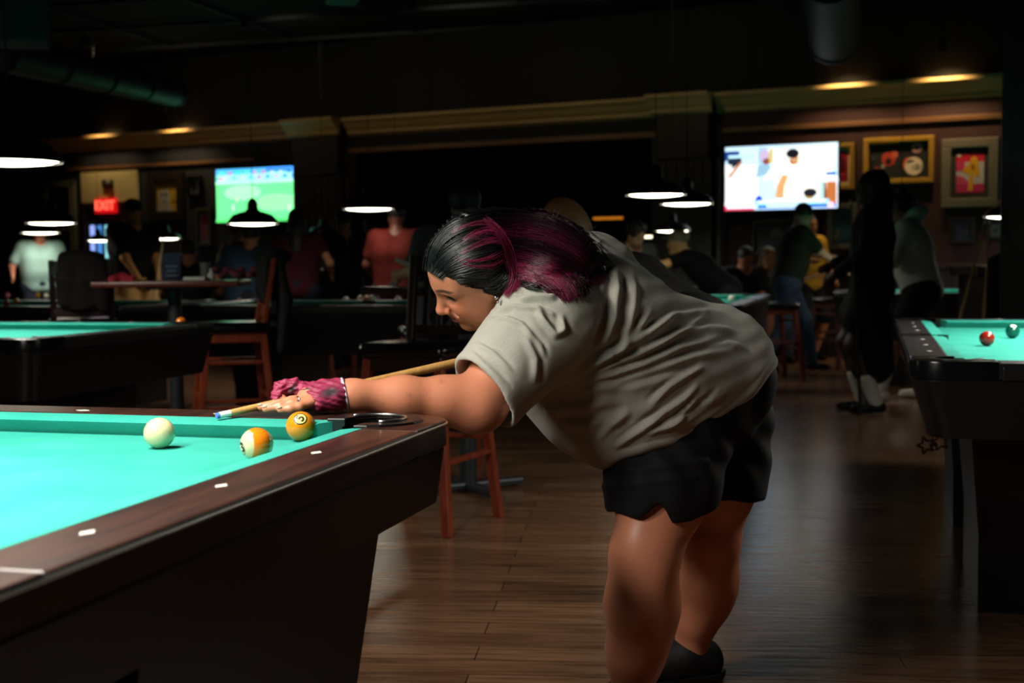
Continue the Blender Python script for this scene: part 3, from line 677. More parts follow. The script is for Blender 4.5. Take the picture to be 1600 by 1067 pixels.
picture('grey framed red and pink poster with a yellow dancing figure', (1472, 1561, 216, 324), (120, 116, 104), .1,
        [((190, 190, 200), rect(0, 0, 1, 1)), ((215, 40, 70), rect(0, .78, 1, 1)), ((205, 60, 110), rect(.0, .55, .3, .8)), ((195, 50, 105), rect(0, 0, 1, .22)), ((205, 80, 120), [(0, .22), (.5, .22), (.3, .4), (0, .45)]), ((225, 180, 40), blob(.64, .82, .12, .1)), ((215, 165, 30), [(.2, .55), (.55, .8), (.8, .75), (.85, .4), (.72, .38), (.62, .5), (.6, .05), (.42, .05), (.48, .45)]), ((150, 100, 20), blob(.6, .64, .07, .08)), ((240, 235, 220), rect(.04, .92, .16, .97))], mat_col=(46, 44, 40))
picture('gold framed dark photograph with two round red and white helmets', (1350, 1460, 214, 287), (176, 136, 48), .055,
        [((38, 40, 42), rect(0, 0, 1, 1)), ((170, 60, 50), blob(.33, .55, .12, .2)), ((40, 20, 22), blob(.33, .48, .05, .09)), ((190, 90, 70), blob(.43, .68, .06, .12)), ((190, 70, 50), blob(.67, .38, .1, .2)), ((205, 195, 180), blob(.75, .33, .15, .25)), ((50, 42, 40), [(.62, .4), (.74, .44), (.76, .5), (.66, .5)]), ((90, 76, 70), rect(.72, .24, .88, .27)), ((90, 76, 70), rect(.72, .32, .9, .345)), ((50, 42, 40), [(.8, .2), (.82, .2), (.82, .4), (.8, .4)]), ((170, 130, 130), blob(.8, .82, .09, .14)), ((60, 40, 40), blob(.8, .82, .04, .06)), ((150, 60, 70), rect(.1, .3, .18, .34)), ((90, 90, 95), rect(.05, .55, .1, .6)), ((160, 155, 150), blob(.24, .35, .03, .06)), ((200, 160, 60), rect(.0, .95, .5, 1))])
picture('narrow gold and cream framed maroon picture behind the edge of the wide television', (1296, 1336, 224, 297), (150, 118, 50), .05, [((150, 30, 60), rect(0, 0, 1, 1)), ((90, 20, 36), blob(.5, .5, .3, .35)), ((170, 60, 80), rect(.3, .2, .7, .3))], mat_col=(196, 180, 130))
picture('yellow poster with a pale face in a dark frame above the cap wearer', (234, 290, 268, 345), (40, 34, 30), .14, [((165, 140, 20), rect(0, 0, 1, 1)), ((125, 105, 15), rect(.05, .82, .95, .93)), ((150, 152, 150), blob(.36, .45, .3, .32)), ((50, 50, 50), blob(.25, .55, .06, .05)), ((50, 50, 50), blob(.45, .55, .06, .05)), ((70, 66, 64), rect(.25, .3, .45, .34)), ((150, 152, 150), rect(0, 0, .7, .2)), ((100, 84, 20), rect(.7, .3, .95, .34))], mat_col=None)
picture('small dark picture with a pale crescent between the yellow poster and the football', (294, 316, 274, 307), (24, 26, 32), .04, [((70, 76, 86), rect(0, 0, 1, 1)), ((20, 22, 28), blob(.4, .5, .32, .4)), ((100, 106, 116), blob(.7, .65, .16, .2))])
picture('small picture of a red figure on pale ground below the crescent picture', (308, 333, 325, 385), (70, 66, 62), .05, [((92, 96, 110), rect(0, 0, 1, 1)), ((130, 40, 48), blob(.5, .55, .32, .35)), ((60, 90, 130), blob(.6, .5, .14, .12)), ((120, 50, 60), rect(.3, .1, .6, .3))])
picture('blue grey crowd photograph in a dark frame below the yellow dancer poster', (1484, 1524, 340, 381), (26, 24, 26), .05, [((62, 62, 92), rect(0, 0, 1, 1))]+[((r2.choice([90, 130, 40]), r2.choice([90, 70]), r2.choice([140, 110])), rect(i % 6*.16+.03, i//6*.2+.05, i % 6*.16+.13, i//6*.2+.2)) for i in range(24)])
picture('pale photograph in a black frame beside the hooded person\'s back', (1541, 1571, 344, 374), (22, 22, 22), .04, [((110, 112, 104), rect(0, 0, 1, 1)), ((60, 66, 64), blob(.5, .4, .25, .3)), ((150, 150, 140), blob(.3, .8, .15, .1))])
picture('teal landscape picture in a dull frame behind the tall dark figure', (1292, 1340, 318, 390), (82, 84, 80), .06, [((30, 74, 84), rect(0, 0, 1, 1)), ((60, 60, 90), rect(0, .6, .15, 1)), ((140, 140, 90), [(.1, .05), (.3, .45), (.34, .43), (.16, .04)]), ((26, 50, 70), rect(0, 0, 1, .15))])
picture('dark green portrait in a thin frame behind the man in the olive shirt', (1176, 1280, 342, 398), (50, 52, 50), .04, [((26, 38, 38), rect(0, 0, 1, 1)), ((80, 86, 76), blob(.35, .62, .1, .2)), ((44, 50, 60), blob(.35, .25, .25, .25)), ((70, 80, 90), rect(.8, .2, .96, .9))])
picture('small framed picture beneath the football television', (415, 433, 374, 400), (28, 34, 40), .03, [((58, 92, 88), rect(0, 0, 1, 1)), ((30, 50, 52), blob(.5, .4, .25, .3))])
picture('small framed picture left of the dark pilaster, low on the wall', (441, 455, 368, 392), (28, 34, 40), .03, [((60, 70, 84), rect(0, 0, 1, 1)), ((28, 36, 50), blob(.5, .4, .25, .3))])
# spots washing the cornice
def spot(px, label, watts, z=3.3, off=.42, col=(1, .66, .3), ang=24):
    s, _ = onwall(px, 200); p = wp(s, z, off)
    t = thing('ceiling_spotlight', label, 'spotlight', p, WYAW, 'small spotlights washing the cornice')
    MB().tube([(0, 0, .14), (0, .02, 0)], [.035, .05], 16).build('can', CHARCOAL, t, smooth=.6)
    MB().tube([(0, 0, .14), (0, 0, CZ-z)], .008, 8).build('stem', CHARCOAL, t)
    l = bpy.data.lights.new('spot', 'SPOT'); l.energy = watts; l.color = col; l.spot_size = math.radians(110); l.spot_blend = .9; l.shadow_soft_size = .04
    lo = bpy.data.objects.new('spot', l); C.objects.link(lo); lo.parent = t; lo.location = (0, .03, -.02); lo.rotation_euler = (math.radians(ang), 0, 0)
    return t
spot(290, 'spotlight washing the cornice above the yellow poster', 40)
spot(172, 'added spotlight brightening the pale header of the exit doorway', 30)  # added lamp, lifts the header out of the dark
spot(1325, 'spotlight washing the cornice above the gold framed helmets', 60)
spot(1480, 'spotlight washing the cornice above the yellow dancer poster', 70)
spot(330, 'added dim spotlight brightening the cornice, in front of the football television', 16, 3.9, 2.4, (1, .8, .5), 66)  # added wash light for the left stretch of cornice
spot(560, 'added dim spotlight brightening the cornice, in front of the left dark pilaster', 20, 3.9, 2.4, (1, .8, .5), 66)  # added wide lamp, spreads even light along the cornice
spot(800, 'added dim spotlight brightening the cornice, in front of the wide opening', 20, 3.9, 2.4, (1, .8, .5), 66)  # likewise added, brightens the cornice over the opening
spot(1060, 'added dim spotlight brightening the cornice, in front of the right dark pilaster', 17, 3.9, 2.4, (1, .8, .5), 66)  # added too, for the cornice round the right pilaster
# glints in the inner room
for px, py, w_, col, l in ((950, 341, .5, (255, 150, 40), 'orange strip light glowing deep in the inner room'), (1014, 370, .26, (255, 240, 200), 'small pale light strip deep in the inner room, above its twin'), (1017, 388, .16, (240, 240, 225), 'tiny pale light strip deep in the inner room')):
    s, z = onwall(px, py, -5.0); t = thing('strip_light', l, 'strip light', wp(s, z, -5.0), WYAW)
    MB().box((0, 0, .05), (w_+.06, .12, .06), bev=.01).build('housing', CHARCOAL, t)
    MB().box((0, 0, 0), (w_, .09, .04), bev=.01).build('tube', mat('strip_glow_%d' % col[1], srgb(*col), .4, emit=.5 if col[1] == 150 else 3), t)
# ---------------------------------------------------------------- stools, high tables, counter
def stool(label, xy, rot, wood, back=True, seatm=VINYL, seat_h=.76, group='wooden bar stools', w_=.38, splay=.045, top=1.16, wb=None):
    t = thing('bar_stool', label, 'bar stool', (xy[0], xy[1], 0), math.radians(rot), group); h = w_/2
    MB().box((0, 0, seat_h-.055), (w_, w_, .06), bev=.006).build('seat_frame', wb or wood, t)
    b = MB(); b.box((0, 0, seat_h), (w_+.04, w_+.04, .06), bev=.028); b.build('seat', seatm, t, smooth=True)
    for a in (-1, 1):
        for c in (-1, 1):
            f = (a*(h+splay), c*(h+splay), 0); tp = (a*(h-.02), c*(h-.02), seat_h-.03)
            MB().bar(f, tp, .038, .038).build('leg', wood, t)
    def at(z): k = 1-z/(seat_h-.03); return h-.02+(splay+.02)*k
    for z, ds in ((.30, ((1, 0), (-1, 0))), (.36, ((0, 1), (0, -1))), (.56, ((1, 0), (-1, 0)))):
        for dx, dy in ds:
            e = at(z); a = (dx*e, -e, z) if dx else (-e, dy*e, z); c = (dx*e, e, z) if dx else (e, dy*e, z)
            MB().bar(a, c, .032, .02).build('stretcher', wood, t)
    if back:
        wb = wb or wood
        for a in (-1, 1): MB().bar((a*(h-.02), h-.02, seat_h-.03), (a*(h-.01), h+.05, top), .036, .028).build('back_post', wb, t)
        MB().bar((-h+.01, h+.046, top-.05), (h-.01, h+.046, top-.05), .022, .09).build('top_rail', wb, t)
        MB().bar((-h+.02, h+.01, seat_h+.07), (h-.02, h+.01, seat_h+.07), .02, .04).build('lower_rail', wb, t)
        for i in range(4): x = -.105+i*.07; MB().bar((x, h+.01, seat_h+.07), (x, h+.045, top-.08), .03, .012).build('slat', wb, t)
    return t
s1 = stool('black vinyl stool whose slatted back rises before the woman\'s face', (-.38, 5.64), -26, REDWOOD, wb=DARKWOOD)
s2 = stool('black vinyl stool under the seated person in grey', (-.38, 6.92), 10, REDWOOD, back=False)
s3p = D(362, 500, 7.7); s3 = stool('red brown wooden stool with a black jacket over its back', s3p[:2], -72, REDWOOD, group='wooden bar stools', w_=.36)
s4p = D(128, 500, 8.4); s4 = stool('dark wooden stool with a coat on its back, by the cap wearer', s4p[:2], 200, DARKWOOD)
for px, Y, rot, l in ((474, 12.5, 20, 'distant stool seen through the legs of the dark table, nearer the jacket'), (562, 12.9, 40, 'distant stool seen through the legs of the dark table, nearer the empty seats'), (1311, 13.6, 30, 'orange brown stool far back by the walking man'), (1204, 12.2, 10, 'red brown stool far back under the table corner with blue light')):
    p = D(px, 500, Y); stool(l, p[:2], rot, mat('dull_red_wood', srgb(84, 32, 20), .5), back=False, seat_h=.7)
# coats hung over the stool backs
def coat(label, o, m, wid=.42, drop=.5, top=1.18):
    """cloth folded over a top rail, hanging on both sides"""
    fn = SDF(); M = Matrix.Translation(o.location) @ Matrix.Rotation(o.rotation_euler.z, 4, 'Z')
    L = lambda x, y, z: np.array(M @ Vector((x, y, z)))
    r3 = random.Random(int(o.location.x*100))
    yb = .18+.045
    for i in range(9):
        x = -wid/2+wid*i/8; dz = drop*(.85+.3*r3.random()); th = .018+.012*r3.random()
        fn.chain([L(x, yb-.045, top-dz*.5), L(x, yb-.03, top-.04), L(x, yb, top-.01), L(x, yb+.04, top-.05), L(x*1.05, yb+.06+.02*r3.random(), top-dz*.5), L(x*1.1, yb+.04, top-dz)], [th, th, .018, th, th*1.4, th*1.2], .03)
    fn.ell(L(0, yb+.02, top-.02), (.12, .06, .05), None, .04)
    ob = body_part('jacket', fn, m, None, .011); return tag(ob, label, 'jacket', 'jackets over stool backs')
coat('black jacket hanging over the back of the red brown stool', s3, mat('black_jacket_cloth', srgb(9, 9, 10), .9), wid=.3, top=1.19)
coat('dark maroon coat over the stool back near the cap wearer', s4, mat('maroon_coat_cloth', srgb(26, 12, 15), .9), wid=.22, top=1.19, drop=.3)
def high_table(label, xy, z, rx, ry, rot, wood, cross=.3):
    t = thing('high_table', label, 'high table', (xy[0], xy[1], 0), math.radians(rot), 'high bar tables')
    MB().box((0, 0, z-.018), (2*rx, 2*ry, .036), bev=.012).build('tabletop', wood, t)
    MB().tube([(0, 0, .03), (0, 0, z-.036)], .042, 20).build('column', IRON, t, smooth=.7)
    MB().box((0, 0, z-.045), (.3, .3, .014), bev=.004).build('bracket', IRON, t)
    m = MB()
    for a in (0, 1): m.bar((-cross if a == 0 else 0, 0 if a == 0 else -cross, .03), (cross if a == 0 else 0, 0 if a == 0 else cross, .03), .06, .035, .012)
    m.build('base', IRON, t)
    return t
ht1 = high_table('high bar table with grey pedestal beside the red brown stool legs', (-.22, 6.42), 1.01, .4, .4, 28, mat('dark_tabletop', srgb(26, 18, 16), .2))
hp = D(262, 437, 8.0); TTOP = mat('cherry_tabletop', srgb(86, 30, 24), .3)
ht2 = high_table('high bar table with red cloth and menu by the cap wearer', (hp[0]+.04, 8.0), 1.03, .43, .3, 4, TTOP)
def onht(px, dy=0): p = D(px, 437, 8.0+dy); return (p[0], p[1], 1.03)
t = tag(body_part('table_cloth', SDF().chain([np.array(onht(176, -.1))+[0, 0, .008], np.array(onht(192, -.02))+[0, 0, .014], np.array(onht(206, -.12))+[0, 0, .008]], [.03, .035, .025], .03), mat('crimson_cloth', srgb(150, 24, 44), .8), None, .007), 'crumpled crimson cloth lying on the high table by the cap wearer', 'cloth')
p = onht(268, -.05); t = thing('menu_card', 'leaning blue grey menu card standing on the high table', 'menu', p, .3)
MB().box((0, 0, .085), (.11, .012, .17), bev=.002, M=Matrix.Rotation(.28, 4, 'X')).build('card', mat('menu_blue_grey', srgb(52, 62, 88), .5), t)
m = MB()
for i in range(5): m.box((-.0, -.012, .03+i*.028), (.07-.01*(i % 2), .004, .008), M=Matrix.Rotation(.28, 4, 'X'))
m.build('printed_lines', mat('menu_print', srgb(120, 130, 150), .5), t)
p = onht(306, -.12); o = MB().box((0, 0, .012), (.13, .1, .022), bev=.006).build('napkin_stack', mat('white_paper', srgb(190, 190, 184), .8)); o.location = p; tag(o, 'folded white napkins on the high table before the pink flowers', 'napkins')
GLASS = mat('clear_cup', srgb(180, 190, 185), .15, coat=.3)
def cup(name, label, p, r=.035, h_=.12, m=GLASS, neck=False):
    mb = MB(); prof = [(0, 0), (r*.8, 0), (r*.85, .004), (r, h_), (r*.92, h_), (r*.76, .01), (0, .01)] if not neck else [(0, 0), (r*.95, 0), (r, .01), (r, h_*.55), (r*.4, h_*.75), (r*.36, h_), (0, h_)]
    mb.lathe(prof, 20); o = mb.build(name, m, None, smooth=.6); o.location = p; return tag(o, label, name.replace('_', ' '))
cup('salt_shaker', 'small white shaker beside the napkins on the high table', onht(330, -.05), .022, .07, mat('white_ceramic', srgb(200, 205, 198), .3), True)
cup('paper_cup', 'pale cup on the high table nearest the menu', onht(321, .12), .034, .11, mat('grey_cup', srgb(110, 112, 104), .5))
# flowers / pink paper heap
p = onht(368, .05); fn = SDF(); r3 = random.Random(5)
for i in range(14): fn.ell((p[0]+r3.uniform(-.13, .13), p[1]+r3.uniform(-.05, .05), p[2]+r3.uniform(.02, .07)), (.028, .028, .02), None, .012)
tag(body_part('flower_arrangement', fn, mat('dusty_pink_petals', srgb(110, 46, 62), .8), None, .007), 'heap of dusty pink flowers on the high table beside the stool post', 'flowers')
hp3 = D(470, 448, 10.6)
# long bar ledge in the middle distance with bottles
bar = thing('bar_counter', 'long dark bar ledge in front of the row of backs at centre left', 'counter', (D(500, 440, 14.8)[0], 14.8, 0), -.12)
MB().box((0, 0, 1.03), (4.2, .4, .05), bev=.01).build('worktop', DARKWOOD, bar); MB().box((0, .05, .5), (4.1, .25, 1.0)).build('body', BLACK, bar)
m = MB(); m.tube([(-2, -.2, .25), (2, -.2, .25)], .025, 10); m.build('foot_rail', IRON, bar, smooth=.7)
def onbar(px): p = D(px, 430, 14.7); q = (p[0], 14.8-.12*(p[0]-bar.location.x)-.08, 1.055); return q
GB = mat('green_bottle_glass', srgb(70, 120, 92), .12, coat=.4)
cup('beer_bottle', 'green bottle standing on the bar ledge beside the blue shirt', onbar(428), .035, .26, GB, True)
cup('plastic_cup', 'clear cup on the bar ledge beside the green bottle', onbar(437), .04, .13)
cup('plastic_cup', 'second clear cup on the bar ledge, by the long-haired woman', onbar(421), .04, .13)
cup('candle_jar', 'small glowing red jar on the bar ledge between the two dark backs', onbar(540), .035, .07, mat('red_jar_glow', srgb(220, 30, 30), .3, emit=.8, ecol=srgb(220, 30, 30)))
cup('beer_bottle', 'amber bottle on the bar ledge beside the glowing red jar', onbar(550), .03, .22, mat('amber_bottle_glass', srgb(110, 70, 30), .15, coat=.4), True)
# counter at the right edge
ct = thing('wooden_counter', 'ribbed dark wooden counter with a heaped black jacket by the pillar', 'counter', (D(1533, 420, 9.35)[0]+.75, 9.65, 0), 0)
MB().box((0, 0, 1.03), (1.56, .6, .07), bev=.01).build('worktop', mat('brown_worktop', srgb(92, 62, 48), .4), ct); MB().box((.02, 0, .5), (1.48, .52, 1.0)).build('body', PANEL, ct)
m = MB()
for i in range(22): m.box((-.71+i*.068, -.265, .5), (.045, .02, .96), bev=.004)
m.build('ribbed_front', mat('ribbed_brown', srgb(72, 50, 44), .45), ct)
p = D(1585, 410, 9.6); fn = SDF().ell((p[0]+.05, 9.62, 1.1), (.22, .15, .08), None, .05).ell((p[0]+.12, 9.6, 1.17), (.13, .12, .08), None, .05).ell((p[0]-.1, 9.58, 1.085), (.1, .1, .04), None, .05)
tag(body_part('jacket', fn, mat('black_jacket_cloth', (0,)*4), None, .01), 'black jacket heaped on the ribbed counter', 'jacket')
YC = mat('ochre_cue_wood', srgb(150, 122, 66), .4)
def floorhit(px1, py1, px2, py2, Y): 
    y0 = D(px1, py1, Y); y1 = D(px2, py2, Y); k = (y0[2]-.02)/(y0[2]-y1[2]); return y0, y0+(y1-y0)*k
a, b_ = floorhit(1540, 343, 1500, 490, 9.0); cue('pool_cue', 'ochre cue leaning at a slant before the ribbed counter', a, b_+np.array([0, -.05, 0]), wood=YC)
a, b_ = floorhit(1538, 343, 1529, 496, 8.95); cue('pool_cue', 'ochre cue standing nearly upright before the ribbed counter', a+np.array([.02, -.04, 0]), b_+np.array([0, -.1, 0]), wood=YC)
# stars hanging under the right table
sp = D(1458, 694, 4.2); st = thing('star_ornament', 'two dark star outlines hanging on a cord under the table corner', 'ornament', sp)
def star(mb, cx, cz, r, rot, y=0):
    pts = [(cx+(r if i % 2 == 0 else r*.45)*math.cos(rot+i*math.pi/5), y, cz+(r if i % 2 == 0 else r*.45)*math.sin(rot+i*math.pi/5)) for i in range(10)]
    for i in range(10): mb.tube([pts[i], pts[(i+1) % 10]], .0035, 6)
STARM = mat('dark_brown_wire', srgb(52, 26, 20), .5)
m = MB(); star(m, -.022, -.004, .03, 1.9, .004); m.build('star', STARM, st); m = MB(); star(m, .022, .008, .03, .5, -.004); m.build('star', STARM, st)
MB().ball((0, 0, 0), .008, 10).build('bead', STARM, st); MB().tube([(0, 0, .0), (-.012, 0, .06)], .0022, 6).build('cord', mat('grey_cord', srgb(90, 90, 88), .6), st)
# ---------------------------------------------------------------- people in the room
def ik(a, b, l1, l2, pole):
    a = np.asarray(a, float); b = np.asarray(b, float); d = b-a; L = np.linalg.norm(d)+1e-9
    if L > (l1+l2)*.995: b = a+d*((l1+l2)*.995/L); d = b-a; L = np.linalg.norm(d)
    x = (l1*l1-l2*l2+L*L)/(2*L); h_ = math.sqrt(max(l1*l1-x*x, 0)); u = d/L; p = np.asarray(pole, float); p = p-u*(p@u); p = p/(np.linalg.norm(p)+1e-9)
    return a+u*x+p*h_, b
SKINM = mat('skin', (1, 1, 1, 1), .5, attr='Col', spec=.4)
CLOTHN = [0]
def cloth(col, rough=.85):
    return mat('cloth_%d_%d_%d' % tuple(col), srgb(*col), rough, bump=.2, bscale=90, spec=.2)
def figure(label, xy, face, H=1.7, bulk=1., lean=0, side=0, hip=None, hands=None, feet=None, head=(0, 0), skin=(168, 116, 86), shirt=(40, 40, 42), sleeve=.55, bottom=('trousers', (30, 32, 40)), hair=('short', (18, 15, 14)), shoes=(20, 20, 22), h=.013, beard=False, socks=None, twist=0, cat='person', shirt_drop=.0, hood=False, knees=1, extra=None, hsc=1.):
    a = math.radians(face); f = np.array([math.cos(a), math.sin(a), 0]); r = np.array([f[1], -f[0], 0]); up = np.array([0, 0, 1.])
    O = np.array([xy[0], xy[1], 0.]); L = lambda x, y, z: O+r*x+f*y+up*z
    s = H/1.7; hz = (hip or .90)*s if hip is None or hip > .3 else hip
    le = math.radians(lean); sd = math.radians(side)
    sp_u = up*math.cos(le)*math.cos(sd)+f*math.sin(le)+r*math.sin(sd)*math.cos(le); sp_u /= np.linalg.norm(sp_u)
    hipc = L(0, 0, hz); ch = hipc+sp_u*.33*s; shc = hipc+sp_u*.49*s
    tw = math.radians(twist); rr = r*math.cos(tw)+f*math.sin(tw); sw = .185*s*bulk**.5
    fr = np.cross(up, rr); sf = np.cross(sp_u, rr)
    if sf@f < 0: sf = -sf
    shl = [shc-rr*sw, shc+rr*sw]; hw_ = .09*s*bulk
    yaw, pit = math.radians(head[0]), math.radians(head[1])
    hf = f*math.cos(yaw)+r*math.sin(yaw); neck = shc+sp_u*.05*s; hf2 = hf*math.cos(pit)-up*math.sin(pit); hu = up*math.cos(pit)+hf*math.sin(pit); hs = np.cross(hf2, hu)
    if lean > 50: hu = (hu+sp_u)/np.linalg.norm(hu+sp_u); hf2 = hf2-hu*(hf2@hu); hf2 /= np.linalg.norm(hf2); hs = np.cross(hf2, hu)
    hc = neck+(sp_u*.4+up*.6)*.12*s+hf2*.02+(up*.05 if hsc > 1 else 0)
    HR = np.stack([hf2, hs, hu], 1); Hd = lambda x, y, z: hc+hf2*x+hs*y+hu*z
    hands = hands or [(-.26, .06, .78), (.26, .06, .78)]; feet = feet or [(-.11, 0), (.11, .03)]
    root = thing('person', label, cat, L(0, 0, 0)); og = L(0, 0, 0)
    B = SDF(); E = []; HN = []; K = []; A = []
    # head
    B.ell(hc+hu*.02, (.092*hsc, .074*hsc, .1*hsc), HR, .02).ell(Hd(.02, 0, -.05), (.066, .058, .07), HR, .03).cap(Hd(.085, 0, 0), Hd(.1, 0, -.028), .009, .014, .02).ell(Hd(.06, 0, -.095), (.03, .03, .022), HR, .03)
    for q in (-1, 1): B.ell(Hd(-.005, q*.075, -.01), (.018, .01, .03), HR, .006).ell(Hd(.09, q*.03, .004), (.012, .014, .01), HR, .012, 's')
    B.cap(Hd(-.02, 0, -.05), neck-sp_u*.03, .052*s, .06*s, .03)
    B.cap(neck-sp_u*.03, shc-sp_u*.06, .06*s, .1*s, .05)
    tor = [(hipc, .135*s*bulk), (hipc+sp_u*.17*s+sf*.015, .125*s*bulk), (ch, .13*s*bulk), (shc-sp_u*.07*s, .11*s*bulk)]
    def torso(S, e=0, k=.06):
        for (p, ra), (q, rb) in zip(tor, tor[1:]):
            for o_ in (-1, 1): S.cap(p+r*o_*hw_*.75, q+rr*o_*hw_*(.75+.35*(q is not tor[1][0])), ra*.86+e, rb*.86+e, k)
        S.cap(shl[0]-sp_u*.02, shl[1]-sp_u*.02, .062*s*bulk**.3+e, .062*s*bulk**.3+e, k)
    torso(B)
    for i, q in enumerate((-1, 1)):
        hp_ = L(*hands[i]); el, hp_ = ik(shl[i], hp_, .285*s, .255*s, r*q*.5-up*.8-f*.25 if lean < 50 else r*q+up*.2); A.append((shl[i], el, hp_))
        B.chain([shl[i], el, hp_], [.052*s*bulk**.5, .04*s, .026*s], .03)
        dr = (hp_-el)/np.linalg.norm(hp_-el); pl = np.cross(dr, up); pl = pl/(np.linalg.norm(pl)+1e-6)
        B.ell(hp_+dr*.045, (.05, .022, .036), np.stack([dr, pl, np.cross(dr, pl)], 1), .02)
        nn = np.cross(dr, pl)
        for j in range(4): b0 = hp_+dr*.075+nn*(.026-.0175*j); B.cap(b0, b0+dr*(.055-.006*abs(j-1.3))+pl*.012*q, .0085, .0075, .006)
        B.cap(hp_+dr*.03+nn*.025, hp_+dr*.075+nn*.055, .011, .009, .01)
        fo = L(feet[i][0], feet[i][1], (feet[i][2] if len(feet[i]) > 2 else 0)+.09*s); hj = hipc+r*q*.09*s*bulk-up*.02
        kn, fo = ik(hj, fo, .43*s, .42*s, (f+r*q*.15)*knees); K.append((hj, kn, fo))
        B.chain([hj, kn, fo], [.082*s*bulk**.6, .054*s*bulk**.3, .036*s], .04).cap(kn+(fo-kn)*.15-f*.012, kn+(fo-kn)*.45-f*.015, .05*s, .046*s, .03)
        B.cap(fo-f*.02-up*.05*s, fo+f*.13*s-up*.06*s, .03, .026, .03)
    c0 = np.array(srgb(*skin)[:3])
    def scol(v):
        c = np.tile(c0, (len(v), 1)); q = (v-hc) @ HR
        def spot(p, rad, col, k=1.): d = np.linalg.norm((q-np.array(p))/np.array(rad), axis=1); w_ = np.clip(1.4-d, 0, 1)[:, None]*k; c[:] = c*(1-w_)+np.array(col)*w_
        for g in (-1, 1):
            spot((.085, g*.031, .003), (.03, .014, .006), (.02, .015, .012)); spot((.09, g*.033, .024), (.03, .02, .005), (.03, .02, .015), .8)
        spot((.09, 0, -.06), (.03, .02, .006), c0*np.array([.6, .35, .35]))
        if beard: spot((.055, 0, -.085), (.055, .068, .034), (.02, .014, .01), .95)
        return c
    body_part('body', B, SKINM, root, h, col=scol, origin=og)
    # shirt
    S = SDF(); torso(S, .014); S.ell(hipc-up*.03*s+sp_u*.0, (.13*bulk*s+.02, .115*bulk*s+.02, .08+shirt_drop), np.stack([r, f, up], 1), .05)
    for i in (0, 1):
        a_, e_, h_ = A[i]; 
        if sleeve <= .6: S.cap(a_, a_+(e_-a_)*(sleeve+.15), .068*s*bulk**.5, .064*s*bulk**.5, .03)
        else: S.chain([a_, e_, e_+(h_-e_)*.92], [.068*s*bulk**.5, .056*s, .044*s], .03)
    if hood: S.ell(hc-hf2*.05-hu*.1, (.11, .1, .075), HR, .05).chain([shc-rr*.1+hf2*.03, shc-hf2*.09+sp_u*.06, shc+rr*.1+hf2*.03], [.045]*3, .04)
    body_part('shirt', S, cloth(shirt), root, h, origin=og)
    T = SDF(); kind, bc = bottom[:2]
    for i, q in enumerate((-1, 1)):
        hj, kn, fo = K[i]; T.cap(hipc, hj, .125*s*bulk, .115*s*bulk, .05)
        if kind == 'shorts': T.cap(hj, hj+(kn-hj)*(bottom[2] if len(bottom) > 2 else .8), .105*s*bulk, .088*s*bulk**.5, .05)
        elif kind == 'long_shorts': T.chain([hj, kn*.5+hj*.5, L(q*.05, .0, .36)], [.115*s*bulk, .115*s, .115*s], .09).cap(L(0, 0, .7), L(0, 0, .36), .13, .13, .08)
        else: T.chain([hj, kn, fo+up*.0], [.105*s*bulk, .073*s, .058*s], .04)
    body_part('shorts' if 'shorts' in kind else 'trousers', T, cloth(bc), root, h, origin=og)
    for i in (0, 1):
        fo = K[i][2]; S2 = SDF().cap(fo-f*.03-up*.05*s, fo+f*.15*s-up*.062*s, .042, .036, .03).cap(fo-up*.05, fo-up*.02, .042, .042, .03)
        lo, hi = S2.bounds(.02); body_part('shoe', (lambda S_: (lambda P: np.maximum(S_(P), .006-P[:, 2])))(S2), cloth(shoes, .5), root, .011, bounds=(lo, hi), origin=og)
        if socks: body_part('sock', SDF().cap(fo-up*.02, fo+(K[i][1]-fo)*.42, .048*s, .055*s, .02), cloth(socks), root, .011, origin=og)
    hk, hcol = hair[:2]; HS = SDF()
    hm = mat('hair_%d_%d_%d' % tuple(hcol), srgb(*hcol), .55, bump=.5, bscale=60, noise=(30, srgb(*[min(255, int(x*1.3)+3) for x in hcol]), (1, 1, 6)))
    if hk in ('short', 'long', 'curly'):
        HS.ell(Hd(-.016, 0, .045), (.096, .086, .092), HR, .02)
        if hk == 'curly':
            r4 = random.Random(int(abs(xy[0])*1000)+1)
            for _ in range(26):
                th = r4.uniform(0, 6.28); zz = r4.uniform(.0, .12); rad = .082*math.sqrt(max(0, 1-((zz-.03)/.13)**2)); HS.ell(Hd(-.02+rad*1.1*math.cos(th)*(.8 if math.cos(th) > 0 else 1), rad*math.sin(th), zz), (.026, .026, .026), None, .015)
        if hk == 'long': HS.chain([Hd(-.05, 0, .05), Hd(-.075, 0, -.08), Hd(-.09, 0, -.22)-up*.06], [.085, .085, .075], .04).chain([Hd(-.02, .07, .02), Hd(-.03, .08, -.12), Hd(-.03, .08, -.24)-up*.05], [.03, .04, .035], .03).chain([Hd(-.02, -.07, .02), Hd(-.03, -.08, -.12), Hd(-.03, -.08, -.24)-up*.05], [.03, .04, .035], .03)
        HS.ell(Hd(.075, 0, -.035), (.07, .066, .075), HR, .012, 's')
    elif hk == 'cap':
        HS.ell(Hd(-.008, 0, .055), (.104, .088, .075), HR, .02).ell(Hd(.1, 0, .05), (.065, .065, .012), HR, .015)
        HS.ell(Hd(.02, 0, -.04), (.12, .12, .07), HR, .012, 's')
    if hk != 'bald': body_part('cap' if hk == 'cap' else 'hair', HS, hm, root, .009, origin=og)
    if extra: extra(root, A, K, hc, HR, og)
    return root, A
def hold_cue(label, top, bot, m=None, ra=.006, rb=.015): return cue('pool_cue', label, top, bot, ra, rb, wood=m)
def fx(px, Y): return D(px, 500, Y)[:2]
DK = (16, 16, 18)
